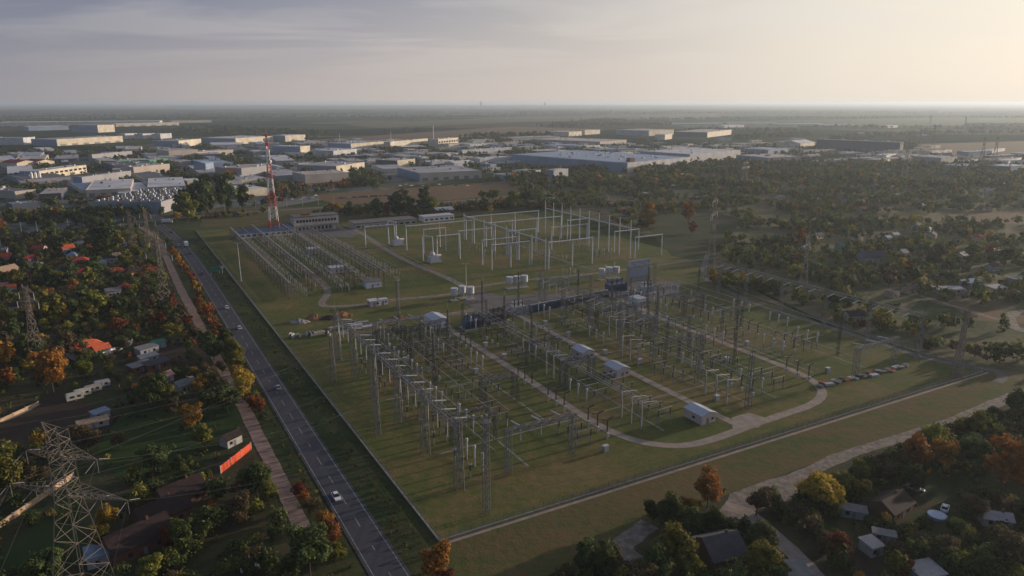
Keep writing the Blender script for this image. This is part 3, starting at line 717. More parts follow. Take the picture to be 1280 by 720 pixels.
# ---- power transformers
def transformer(P, rz, lab, tankm, L=9, Wd=4, h=4.2, rad=True):
    t = thing('power_transformer', lab, 'transformer', P, rz)
    tk = MB(); tk.box(-L/2,L/2,-Wd/2,Wd/2,.5,h)
    for i in range(9): x = -L/2+L*(i+.5)/9; tk.box(x-.08,x+.08,-Wd/2-.2,-Wd/2,.6,h-.2)
    tk.build('tank', tankm, t)
    MB().box(-L/2-1.5,L/2+1.5,-Wd/2-2,Wd/2+2,0,.5).build('plinth', m_conc, t)
    for s in (-1,1):
        r = MB()
        for i in range(10): x = -L/2+L*(i+.5)/10; r.box(x-.14,x+.14,s*(Wd/2+.5)-.7,s*(Wd/2+.5)+.7,1.,h+.3)
        r.build('radiator', tankm, t)
    c = MB().bar((-L/2,Wd*.2,h+1.8),(L/2,Wd*.2,h+1.8),1.3,1.3,8); c.build('conservator', tankm, t)
    for i in range(3):
        b = ribbed(-L/3+i*L/3,-.6,h,h+3.4,.4,6); b.build('bushing', m_insb, t)
    return t
transformer(W(289.5,143.5)+Vector((0,0,0)), GA+PI/2*0, 'dark blue power transformer at the left end of the apron, beside the white hut', m_blue)
transformer(W(293,159), GA, 'grey power transformer crowded with dark bushings, second from the apron\'s left end', m_steel_d, L=8)
transformer(W(299,174), GA, 'grey power transformer with white turrets at the right end of the left apron', m_gbox, L=7)
transformer(W(308,244), GA, 'blue power transformer standing just left of the tall grey firewall', m_blue, L=11, Wd=5, h=5)
transformer(W(298,258), GA, 'blue-grey power transformer standing in front of the tall grey firewall', m_noise, L=7, h=4)
o = MB(); o.box(-.4,.4,0,16,0,12); t = thing('firewall', 'tall blue-grey ribbed firewall beside the blue transformers', 'wall', W(300,262), GA+PI/2)
pnl = MB()
pnl.box(0,.5,-7.5,7.5,0,13)
for i in range(15): pnl.box(.5,.68,-7.3+i,-7.3+i+.35,0,13)
for i in range(15): pnl.box(-.18,0,-7.3+i,-7.3+i+.35,0,13)
pnl.build('wall_panel', m_noise, t).rotation_euler = (0,0,PI/2*0+0)
MB().box(-.5,1.,-7.9,-7.52,0,13.2).build('frame', m_gbox, t); MB().box(-.5,1.,7.52,7.9,0,13.2).build('frame', m_gbox, t)
t.location = W(322, 272); t.rotation_euler = (0,0,GA+PI/2)
# cooler bank: long dark blue row of radiators (one unit per bay)
n = 0
for v in range(182, 236, 6):
    t = thing('cooler_bank', '', 'radiator', W(296+(v-182)*.10, v), GA, 'dark cooler banks in a row on the apron')
    r = MB()
    for i in range(12): r.box(-2.6+i*.44,-2.6+i*.44+.2,-1.6,1.6,.6,4.2)
    r.build('radiator', m_blue if v < 212 else m_steel_d, t); MB().box(-2.8,2.8,-1.8,1.8,0,.5).build('plinth', m_conc, t)
    MB().bar((-2.6,0,4.6),(2.6,0,4.6),.5,.5,8).build('header_pipe', m_gbox, t)
    later(t, 'dark finned', 'cooler bank')
# ---- white tanks on trestles (three groups of three)
for gi, (pts, ph) in enumerate([([(568,376,365),(578,373,362),(588.5,374,361)], 'left'), ([(637,361,349),(646,360,348),(655.5,359,347)], 'middle'), ([(752,350,338),(761,348,336.5),(770,347.5,335.5)], 'right')]):
    for i, (x, yb, yt) in enumerate(pts):
        P = G(x, yb)
        t = thing('air_core_reactor', f"{['left','middle','right'][i]} white drum on stilts in the {['nearest','middle','farthest'][gi]} group of three drums by the gravel way", 'reactor', P, GA, 'white reactors on stilts')
        MB().lathe(0,0,[(3.4,1.7),(3.5,1.9),(6.9,1.9),(7.0,1.6)],14).build('coil', m_wsteel, t)
        MB().lathe(0,0,[(7.05,2.1),(7.2,2.0)],14).build('cap', m_ins, t)
        for a in range(4):
            c, s = math.cos(a*PI/2+.78)*1.4, math.sin(a*PI/2+.78)*1.4
            MB().bar((c,s,.3),(c,s,3.35),.28,.28,6).build('leg', m_ins, t)
        MB().box(-2.2,2.2,-2.2,2.2,0,.3).build('plinth', m_conc, t)
# ---- the grassy yard of white tubular portals
wp = 0
def wpost(x, yb, yt, spike=0):
    P = G(x, yb); h = topz(x, yb, yt)
    return P, h, spike
def wportal(posts, beams, ztop, lab, arms=()):
    """posts: list of (x, ybase, ytop); beams join neighbours at ztop"""
    P0 = G(posts[0][0], posts[0][1]); t = thing('tubular_portal', lab, 'gantry', P0, 0, 'white tubular portals')
    H_ = []
    for x, yb, yt in posts:
        P = G(x, yb)-P0; h = topz(x, yb, yt); H_.append((P, h))
        MB().lathe(P.x,P.y,[(0,.42),(h*.7,.38),(h,.22)],8).build('post', m_wsteel, t)
    for (a, b, z) in beams:
        A = H_[a][0]+Vector((0,0,z)); B = H_[b][0]+Vector((0,0,z))
        m = MB(); m.bar(A, B, .8, .8, 6); m.build('beam', m_wsteel, t)
        for k in ((.3,.55,.8) if (A-B).length < 15 else (.2,.35,.5,.65,.8)):
            C = A.lerp(B, k); MB().bar(C, C-Vector((0,0,2.6)), .22, .22, 6).build('insulator_string', m_insb, t)
    return t, H_
def row_uv(v, us, h, z):
    out = []
    for u in us:
        P = W(u, v); x, y = px(P); xt, yt = px(P+Vector((0,0,h))); out.append((x, y, yt))
    return out
R1 = row_uv(308, [375+ (i*12.2) for i in range(10)], 27, 20)
wportal(R1, [(i,i+1,21) for i in range(9)], 0, 'longest white portal row with ten spiked posts at the back of the grassy yard')
R2 = [(588,288,262),(599,291,267),(611,298,270),(623.5,303,266),(636.5,306.5,280),(650,311,282),(664.6,316,277.5)]
us2 = [UV(G(a,b)) for a, b, c in R2]
R2 = row_uv(238, [374,391,408,425,442,459,476,493], 21, 20)
wportal(R2, [(i,i+1,19) for i in range(7)], 0, 'middle white portal row with eight posts across the grassy yard')
def cross(u, v0, v1, h, z, lab, vs=None):
    vs = vs or [v0, v1]; R = []
    for v in vs:
        P = W(u, v); x, y = px(P); R.append((x, y, px(P+Vector((0,0,h)))[1]))
    return wportal(R, [(i,i+1,z) for i in range(len(vs)-1)], 0, lab)
cross(374,239.6,275,18.5,17.8,'white crosswise portal with three posts nearest the gravel way',[240.5,259,275])
cross(408,210,236.4,17,16.5,'white crosswise portal joining the middle row from its left side')
cross(442,209,236.4,18,17.4,'white crosswise portal left of the middle row, second from the near end')
cross(476,183,236.4,19,18,'long thin white crosswise portal at the far left of the grassy yard',[183,209.5,236.4])
cross(500,135,183,17,16,'white crosswise portal reaching out from beside the control building',[160,183])
cross(424,275,306.4,18,17,'white crosswise portal between the long row and the middle row',[275,306.4])
cross(395,309.8,332,16,15.4,'white crosswise portal at the right end of the long spiked row',[309.8,332])
cross(372,309.8,334,15.5,15,'white rightmost crosswise portal of the grassy yard',[309.8,334])
cross(455,309.8,330,16,15,'white crosswise portal behind the long spiked row')
cross(391,208,236.4,17,16.3,'white crosswise portal reaching left from the near end of the middle row',[208,222,236.4])
cross(459,239.6,306.4,19,18,'long white crosswise portal linking the middle row and the spiked row',[239.6,262,284,306.4])
cross(493,239.6,306.4,19,18,'farthest white crosswise portal linking the two long rows',[239.6,262,284,306.4])
cross(425,239.6,262,18,17.2,'short white crosswise portal right of the middle row',[239.6,262])
cross(432,188,205,18,17.4,'white goalpost portal standing free above the gravel way')
cross(460,190,207,18,17.4,'white goalpost portal standing free near the farther white compressor')
# white crane-like machines under two narrow portals
for (x, yb, yt, x2, yb2, ph) in [(486,305,275.5,496,307,'farther'), (529,326,294,541.5,328,'nearer')]:
    P = G(x, yb); Q = G(x2, yb2); h = topz(x, yb, yt)
    wportal([(x,yb,yt),(x2,yb2,px(Q+Vector((0,0,h)))[1])], [(0,1,h-.3)], 0, f'white goalpost portal over the {ph} white reactor by the long gravel road')
    C = P.lerp(Q, .75)+Vector((2,-1,0))
    t = thing('shunt_reactor', f'{ph} bulky white shunt reactor with rounded tanks by the long gravel road', 'reactor', C, GA)
    b = MB(); b.box(-3,3,-2.4,2.4,.5,4.2); b.build('tank', m_wsteel, t)
    MB().lathe(-.6,0,[(4.2,1.9),(6.4,1.7),(7.3,.8)],12).build('turret', m_wsteel, t)
    MB().bar((1.2,-1.8,4.9),(5,-1.2,4.6),1.5,1.5,10).build('conservator', m_wsteel, t)
    MB().bar((-.6,0,7.2),(1,0,9.4),.6,.3,8).build('bushing', m_insb, t)
    MB().box(-4,5.4,-3,3,0,.5).build('plinth', m_conc, t)
    r = MB()
    for i in range(7): r.box(3.1,4.6,-2.2+i*.62,-2.2+i*.62+.3,.9,3.8)
    r.build('radiator', m_gbox, t)
# devices scattered on the grassy yard
for u, v in [(388,250),(388,256),(388,262),(404,250),(404,256),(404,262),(432,250),(432,258),(432,266),(390,285),(390,291),(390,297),(410,288),(410,294),(410,300),(450,222),(450,228),(352,238),(352,244)]:
    dev('dis', u, v, PI/2)
for u, v in [(382,285),(382,291),(382,297),(420,218),(420,226),(436,282),(436,290),(342,262),(346,272)]: dev('ct', u, v)
# ---- old 120 kV yard: tight parallel rows
def p_bayrow(kind):
    t = thing('switch_frame', '', 'switch', (0,0,0), 0, 'three-pole switch frames of the old yard')
    MB().bar((0,-3,0),(0,-3,2.6),.24).build('support', m_conc, t); MB().bar((0,3,0),(0,3,2.6),.24).build('support', m_conc, t)
    MB().box(-.14,.14,-3.4,3.4,2.6,2.85).build('base_frame', m_steel, t)
    for y in (-2.5,0,2.5):
        b = MB()
        b.bar((0,y,2.86),(0,y,4.4),.26,.2,6)
        b.build('insulator', m_gbox if kind else m_insb, t)
        MB().bar((-1.3,y,4.45),(1.3,y,4.45),.13).build('blade', m_alu, t)
    return t
PB = [[p_bayrow(0), False], [p_bayrow(1), False]]
def p_lowgantry():
    t = thing('busbar_gantry', '', 'gantry', (0,0,0), 0, 'low lattice gantries of the old yard')
    c = MB(); lat(c, (0,0,0), (0,0,10), .8, .5, 5, .06, .1); c.build('column', m_steel_d, t)
    b = MB(); lat(b, (0,.4,9.6), (0,8.6,9.6), .6, .6, 4, .05, .09); b.build('beam', m_steel_d, t)
    for y in (2,4.5,7): MB().bar((.4,y,9.3),(2.4,y,8.8),.24,.24,6).build('insulator_string', m_ins, t)
    return t
LG = [p_lowgantry(), False]
def oldrow(v, u0, u1, what, step=9.):
    u = u0
    while u < u1:
        if what == 'g':
            o = put(LG[0], LG[1], W(u, v), GA); LG[1] = True; later(o, 'low dark lattice', 'gantry', at=tuple(W(u, v, 6)))
        else:
            k = int(what == 'w'); p = PB[k]; o = put(p[0], p[1], W(u+4, v), GA); p[1] = True
            later(o, 'pale-topped' if k else 'dark-topped', 'switch frame')
        u += step
for v, u0, u1, wt in [(78,384,590,'g'),(83,384,590,'d'),(88,384,590,'w'),(95,400,590,'g'),(108,384,590,'w'),(112,384,590,'w'),(117,390,585,'g'),(122,390,585,'d'),(127,390,560,'w'),(133,384,570,'g'),(139,400,560,'d'),(145,400,530,'w'),(151,400,520,'d'),(98,404,580,'d')]:
    oldrow(v, u0, u1, wt, 9. if wt == 'g' else 11.2)
for v, z in [(119,11),(125,11),(130,10.5),(136,10.5),(86,10.8),(110.5,7.4),(160,6.2),(166,6.2)]: busbar(386, v, 575, v, z, 'long pale')
for v, u0, u1 in [(78,384,590),(95,400,590),(133,384,570)]:
    for k in range(3): wire(W(u0,v+3+k*1.6,9), W(u1,v+3+k*1.6,9), .4, .08)
# ---- buildings at the far end
def cbuild():
    t = thing('control_building', 'two storey concrete control building with a long strip of dark windows', 'building', G(369,291), GA)
    MB().box(0,37,0,14,5.4,12.4).build('upper_floor', m_pinkw, t)
    MB().box(2,35,1.5,14,0,5.396).build('ground_floor', m_concl, t)
    MB().box(-.6,37.6,-.6,14.6,12.404,13.1).build('roof', m_darkroof, t)
    for i in range(13): MB().box(1.6+i*2.6,3.6+i*2.6,-.06,-.004,7.9,10.1).build('window', m_glass, t)
    for i in range(9): MB().box(3.5+i*3.2,5.2+i*3.2,1.42,1.496,1.2,3.8).build('window', m_glass, t)
    MB().box(32.4,34.6,1.40,1.49,0.05,3.4).build('door', m_ins, t)
    for x in (.4, 36.4): MB().box(x-.3,x+.3,.1,.7,0,5.39).build('pillar', m_concl, t)
    c = MB().box(8,14,5,9,13.11,14.6); c.build('roof_box', m_rust, t)
cbuild()
def longb(P, L, D, h, lab, wm, rm, nwin, ridge=None, nm='workshop', rz=GA, rr=2.2, winh=1.4, win0=1.3):
    t = thing(nm, lab, 'building', P, rz)
    MB().box(0,L,0,D,0,h).build('wall', wm, t)
    if ridge:
        MB().gable(-.5,L+.5,-.5,D+.5,h-.1,h+rr,ridge,.15).build('roof', rm, t)
        MB().gwall(.02,L-.02,.02,D-.02,h,h+rr-.2,ridge).build('gable', wm, t)
    else: MB().box(-.4,L+.4,-.4,D+.4,h+.004,h+.5).build('roof', rm, t)
    for i in range(nwin):
        x = L*(i+.5)/nwin; w = min(1.8, L/nwin*.3)
        MB().box(x-w,x+w,-.07,-.004,win0,win0+winh).build('window', m_glass, t)
    return t
mw = mat('white_wall', (.62,.62,.66))
longb(G(299,299), 42, 13, 4.2, 'long low workshop with blue roof and white walls beside the red and white mast', mw, m_roofblue, 9, 'x')
longb(G(348,291), 17, 12, 4.5, 'short blue roofed annex between the mast and the control building', mw, m_roofblue, 4, 'x')
longb(G(444,287), 56, 18, 4.6, 'long low grey hall with flat roof and blue end right of the control building', mat('grey_panel', (.30,.28,.27)), m_darkroof, 10)
longb(G(530,278), 30, 12, 4.5, 'low white and blue building with square windows behind the grassy yard', mw, m_gbox, 6)
longb(G(546,270), 18, 12, 5, 'brick red shed with a white roof behind the low white building', mat('brick_red', (.22,.10,.07)), m_ins, 4, 'x')
# red and white lattice mast
def radio_mast():
    P = G(343.5, 293); t = thing('radio_mast', 'very tall red and white banded lattice mast beside the blue roofed workshop', 'mast', P, GA)
    h = 80; nb = 7
    for i in range(nb):
        z0, z1 = h*i/nb, h*(i+1)/nb; w = lambda z: 6.4*(1-z/h)**1.15+1.0
        b = MB(); lat(b, (0,0,z0), (0,0,z1), w(z0), w(z1), 3 if i < 3 else 4, .2, .34)
        b.build('band', m_red if i % 2 == (nb-1) % 2 else m_mwhite, t)
    for z, a in ((58,0),(63,2),(69,4),(66,1),(75,3)):
        MB().lathe(math.cos(a)*1.7, math.sin(a)*1.7, [(z,.9),(z+2.2,.9)], 8).build('antenna', m_mwhite, t)
    MB().bar((0,0,h),(0,0,h+5),.3,.12).build('aerial', m_red, t)
radio_mast()
# clutter by the verge fence and the east fence
def heap(P, r, h, lab, m, nm='spoil_heap', cat='heap'):
    b = MB(); n = 14; rings = [(0,1),(h*.35,.75),(h*.7,.42),(h,.1)]
    for z, k in rings:
        for i in range(n):
            a = 2*PI*i/n; q = r*k*(1+.25*math.sin(i*2.3+z)+random.uniform(-.12,.12)); b.v.append((math.cos(a)*q*1.4, math.sin(a)*q*.8, z*random.uniform(.8,1.15) if z else -.05))
    for a in range(3):
        for i in range(n): j = (i+1) % n; b.f.append((a*n+i, a*n+j, a*n+n+j, a*n+n+i)); b.m.append(0)
    b.f.append(tuple(range(3*n,4*n))); b.m.append(0)
    o = b.build(nm, m); o.location = P; tag(o, lab, cat)
heap(G(374,403), 3.6, 2., 'pale grey heap of rubble left of the sandy heaps by the verge', m_concl)
heap(G(392,399), 3.2, 3., 'tan sandy heap left of the orange spoil by the verge', m_sand)
heap(G(428,395), 3.4, 2.4, 'orange brown spoil heap above the row of pipes', mat('orange_spoil', (.42,.19,.08), 1, .3, .6))
heap(G(412,398), 4.5, 1.6, 'long dark low heap between the two sandy heaps', m_soil2)
heap(G(500,397), 2.6, 1.4, 'rust red heap beside the path to the white hut', m_rust)
def drum(P, rz, lab=None, s=1.):
    t = thing('cable_drum', lab or '', 'cable drum', P, rz, 'cable drums on the grass')
    for y in (-.8, .8): MB().bar((0,y-.08,1.1),(0,y+.08,1.1),2.2,2.2,12).build('flange', m_ins, t)
    MB().bar((0,-.7,1.1),(0,.7,1.1),1.2,1.2,10).build('core', m_darkroof, t)
    t.scale = (s,s,s); return t
for i, (x, y) in enumerate([(365,422),(369,421),(374,421.5),(385,420),(390,419.5),(408,419),(412,420)]):
    t = drum(G(x,y), random.uniform(0,3), s=random.uniform(.7,1.1)); later(t, 'small pale', 'cable drum')
def junk(P, rz, L, Wd, h, m, adj, kind, name, grp):
    b = MB()
    for i in range(4):
        z = h*i/4; o = random.uniform(-.3,.3); b.box(-L/2+o,L/2+o,-Wd/2+o*.5,Wd/2+o*.5,z+.01,z+h/4-.03)
    o = b.build(name, m); o.location = P; o.rotation_euler = (0,0,rz); tag(o, None, kind, grp); later(o, adj, kind); return o
for i, (x, y) in enumerate([(420,411),(432,408),(444,409),(452,405),(440,404),(462,410),(396,418)]):
    junk(G(x,y), GA+random.uniform(-.2,.2), 7, 2.2, 1.3, [m_conc,m_darkroof,m_gbox][i%3], ['grey','dark','pale'][i%3], 'pipe stack', 'pipe_stack', 'stacked pipes and beams')
for i in range(20):
    u = 137+15+(i%2)*2.6+random.uniform(-.8,.8)-i*.18; v = 226+i*2.35
    P = G(1025+i*5.6, 484.5-i*1.3+random.uniform(-1.3,1.3)-(3 if i%2 else 0))
    junk(P, GA+random.uniform(-.4,.4), random.uniform(2,4.5), random.uniform(1.4,2.4), random.uniform(.4,1.1), [m_darkroof,m_conc,m_rust,m_darkroof,m_gbox][(i*7)%5], ['dark','grey','rusty','blackish','pale'][(i*7)%5], 'scrap pile', 'scrap_pile', 'scrap piles along the east fence')
# ---- perimeter fences and walls
def fence(P, Q, lab, h=2.2, panel=True, step=3., m=None, nm='perimeter_fence', mesh=True):
    P = Vector(P); Q = Vector(Q); d = Q-P; L = d.length; rz = math.atan2(d.y, d.x)
    t = thing(nm, lab, 'fence', P, rz)
    MB().box(0,L,-.2,.2,0,.45).build('kerb_wall', m_conc, t)
    ps = MB(); n = int(L/step)
    for i in range(n+1): ps.box(i*L/n-.04,i*L/n+.04,-.04,.04,.45,h)
    po = ps.build('fence_post', m_steel, t); po['kind'] = 'stuff'
    w = MB(); k = 9
    for i in range(k): z = .6+(h-.6)*i/(k-1); w.bar((0,0,z),(L,0,z),.02)
    nn = int(L/.9)
    w.build('mesh_wire', m_steel, t)
    return t
fence(W(140.5,59.8), W(640,59.0), 'long pale fence with concrete foot between the substation and the trunk road')
fence(W(141,59.5), W(136.5,296), 'pale fence with concrete foot along the south edge of the substation')
E_ = Pp([(1233,463.5),(1150,441),(1020,399),(915,361),(880,343)])
for i in range(4): fence(E_[i], E_[i+1], ['wire fence stretch beside the east corner bend','wire fence stretch behind the scrap row','wire fence stretch below the long east gantry beam','wire fence stretch by the yellow green hedge'][i], step=4)
def inner_path():
    strip('footpath', [W(139.6,60.5), W(138,140), W(135,297)], 1.0, .08, m_path, 1)
inner_path()
# ================================================================== trees
def leaf_mat(name, a, b, rnd=.16, attr=False):
    m = bpy.data.materials.new(name); m.use_nodes = True; nt = m.node_tree; N = nt.nodes; L = nt.links
    bs = N['Principled BSDF']; bs.inputs['Roughness'].default_value = .8; bs.inputs['Specular IOR Level'].default_value = .15
    geo = N.new('ShaderNodeNewGeometry'); n = N.new('ShaderNodeTexNoise'); n.inputs['Scale'].default_value = .45; n.inputs['Detail'].default_value = 4
    L.new(geo.outputs['Position'], n.inputs['Vector'])
    if attr:
        at = N.new('ShaderNodeAttribute'); at.attribute_name = 'kindcol'; col = at.outputs['Color']
        mr = N.new('ShaderNodeMapRange'); mr.inputs['From Min'].default_value = .3; mr.inputs['From Max'].default_value = .7; mr.inputs['To Min'].default_value = .65; mr.inputs['To Max'].default_value = 1.35
        L.new(n.outputs['Fac'], mr.inputs['Value'])
        hs = N.new('ShaderNodeHueSaturation'); L.new(mr.outputs[0], hs.inputs['Value']); L.new(col, hs.inputs['Color']); out = hs.outputs['Color']
    else:
        mx = N.new('ShaderNodeMix'); mx.data_type = 'RGBA'; mx.inputs['A'].default_value = (*a,1); mx.inputs['B'].default_value = (*b,1)
        mr = N.new('ShaderNodeMapRange'); mr.inputs['From Min'].default_value = .35; mr.inputs['From Max'].default_value = .65
        L.new(n.outputs['Fac'], mr.inputs['Value']); L.new(mr.outputs[0], mx.inputs['Factor'])
        oi = N.new('ShaderNodeObjectInfo'); hs = N.new('ShaderNodeHueSaturation')
        r1 = N.new('ShaderNodeMapRange'); r1.inputs['To Min'].default_value = .5-rnd*.12; r1.inputs['To Max'].default_value = .5+rnd*.12
        r2 = N.new('ShaderNodeMapRange'); r2.inputs['To Min'].default_value = 1-rnd*1.5; r2.inputs['To Max'].default_value = 1+rnd
        L.new(oi.outputs['Random'], r1.inputs['Value']); L.new(oi.outputs['Random'], r2.inputs['Value'])
        L.new(r1.outputs[0], hs.inputs['Hue']); L.new(r2.outputs[0], hs.inputs['Value']); L.new(mx.outputs['Result'], hs.inputs['Color']); out = hs.outputs['Color']
    L.new(out, bs.inputs['Base Color'])
    tr = N.new('ShaderNodeBsdfTranslucent'); ad = N.new('ShaderNodeMixShader'); ad.inputs['Fac'].default_value = .28
    L.new(out, tr.inputs['Color']); L.new(bs.outputs[0], ad.inputs[1]); L.new(tr.outputs[0], ad.inputs[2]); L.new(ad.outputs[0], N['Material Output'].inputs['Surface'])
    return m
KC = {'G': ((.046,.068,.022), (.10,.122,.036)), 'Y': ((.11,.125,.024), (.21,.19,.034)), 'g': ((.25,.165,.026), (.40,.25,.038)), 'O': ((.22,.095,.025), (.36,.15,.034)),
      'R': ((.14,.046,.024), (.24,.08,.03)), 'B': ((.085,.066,.036), (.14,.105,.052))}
KN = {'G': 'dark green', 'Y': 'yellow green', 'g': 'golden', 'O': 'orange', 'R': 'rust red', 'B': 'brown'}
LM = {k: leaf_mat('leaves_'+KN[k].replace(' ', '_'), *c) for k, c in KC.items()}
m_bark = mat('bark', (.075,.058,.045), .95, .25, 2.)
def crown_np(r, seed, rx, rz, n_cl, n_lf, ls, core=.55, z0=None):
    """leaf faces in clumps spread through an uneven volume"""
    q = np.random.default_rng(seed); V = []
    C = []
    for i in range(n_cl):
        d = q.normal(size=3); d /= np.linalg.norm(d); d[2] = d[2]*.9+.12
        k = core+(1-core)*q.random(); k *= 1+.30*math.sin(d[0]*3.1+seed)*math.cos(d[1]*2.7+seed*1.7)+.16*math.sin(d[2]*5+seed); C.append((d*np.array([rx*k, rx*k, rz*k])*.78, rx*q.uniform(.24,.42)))
    pts = []; nr = []
    for c, cr in C:
        m = n_lf; d = q.normal(size=(m,3)); d /= np.linalg.norm(d, axis=1)[:,None]
        rad = cr*q.uniform(.55,1.08,size=(m,1)); p = c+d*rad*np.array([1,1,.82])
        pts.append(p); nn = d+q.normal(size=(m,3))*.55; nn[:,2] += .25; nr.append(nn/np.linalg.norm(nn,axis=1)[:,None])
    P = np.vstack(pts); Nn = np.vstack(nr)
    a = np.cross(Nn, q.normal(size=P.shape)); a /= np.linalg.norm(a,axis=1)[:,None]; b = np.cross(Nn, a)
    s = ls*q.uniform(.6,1.35,size=(len(P),1))
    V = np.stack([P-a*s-b*s*.7, P+a*s-b*s*.5, P+a*s*.8+b*s*.8, P-a*s*.9+b*s*.6], axis=1).reshape(-1,3)
    return V, np.arange(len(V)).reshape(-1,4)
def np_mesh(name, V, Fq, m):
    o = np_obj(name, V, Fq, m); me = o.data; bpy.data.objects.remove(o); return me
# unit crowns (radius 1 wide) in several shapes and two levels of detail
CROWN = {}
for lod, (ncl, nlf, ls) in {0: (34, 130, .058), 1: (20, 46, .11)}.items():
    for sh, (rz) in enumerate([.95, 1.25, .74, 1.05, 1.5, 1.0, 1.0]):
        V, Fq = crown_np(1, 40+sh+lod*9, 1., rz, ncl if sh != 5 else int(ncl*.6), nlf if sh != 6 else int(nlf*.42), ls, core=.35 if sh in (3,5) else .55)
        CROWN[(lod, sh)] = (V, Fq, rz)
CM = {}
def crown_mesh(lod, sh, k):
    if (lod, sh, k) not in CM:
        V, Fq, rz = CROWN[(lod, sh)]; CM[(lod,sh,k)] = np_mesh('crown', V, Fq, LM[k])
    return CM[(lod,sh,k)]
def trunk_mesh():
    mb = MB(); mb.bar((0,0,0),(0.02,0,.55),.085,.06,6); mb.bar((.02,0,.52),(-.02,.02,1.1),.06,.03,6)
    for a, z in ((.3,.5),(2.2,.58),(4.1,.64),(5.4,.52),(1.2,.72),(3.3,.8)):
        mb.bar((0,0,z),(math.cos(a)*.38,math.sin(a)*.38,z+.42),.035,.012,5)
    return mb.mesh('trunk', m_bark)
TRUNK = trunk_mesh()
NTREE = 0; TREES = []
def tree(x, yb, wpx, k, label=None, P=None, r=None, hr=None, shrub=False, group=None):
    """x, yb the foot in the survey photo, wpx the crown width there"""
    global NTREE
    if P is None: P = G(x, yb)
    else: x, yb = px(P)
    dist = (Vector(P)-Vector((0,0,H))).length
    if r is None: r = wpx*(P[1]*CP+H*SP)/F/2
    lod = 0 if dist < 330 else 1; sh = random.choice([0,0,1,2,3,3,5,5,4] if k != 'B' else [6,6,3,5]); V, Fq, rz = CROWN[(lod, sh)]
    rz *= (hr or random.uniform(.9,1.15))
    t = thing('shrub' if shrub else 'deciduous_tree', label, 'shrub' if shrub else 'tree', P, random.uniform(0, 6.28), group or ('shrubs among the plots' if shrub else 'autumn trees around the plots and roads'))
    c = bpy.data.objects.new('crown', crown_mesh(lod, sh, k)); COL.objects.link(c); c.parent = t
    zc = r*rz*(.88 if shrub else 1.02)+(.0 if shrub else r*.22); c.location = (0,0,zc); c.scale = (r, r*random.uniform(.88,1.1), r*hr if hr else r*random.uniform(.95,1.12)); c.rotation_euler = (0,0,random.uniform(0,6.28))
    tr = bpy.data.objects.new('trunk', TRUNK); COL.objects.link(tr); tr.parent = t; tr.scale = (r*1.1, r*1.1, zc*1.0); tr.location = (0,0,-.05)
    if not label:
        sz = 'small' if r < 2.2 else ('big' if r > 4.6 else 'rounded')
        later(t, f'{sz} {KN[k]}', 'shrub' if shrub else 'tree', at=(P[0], P[1], zc))
    TREES.append((P[0], P[1], r)); NTREE += 0 if shrub else 1
    return t
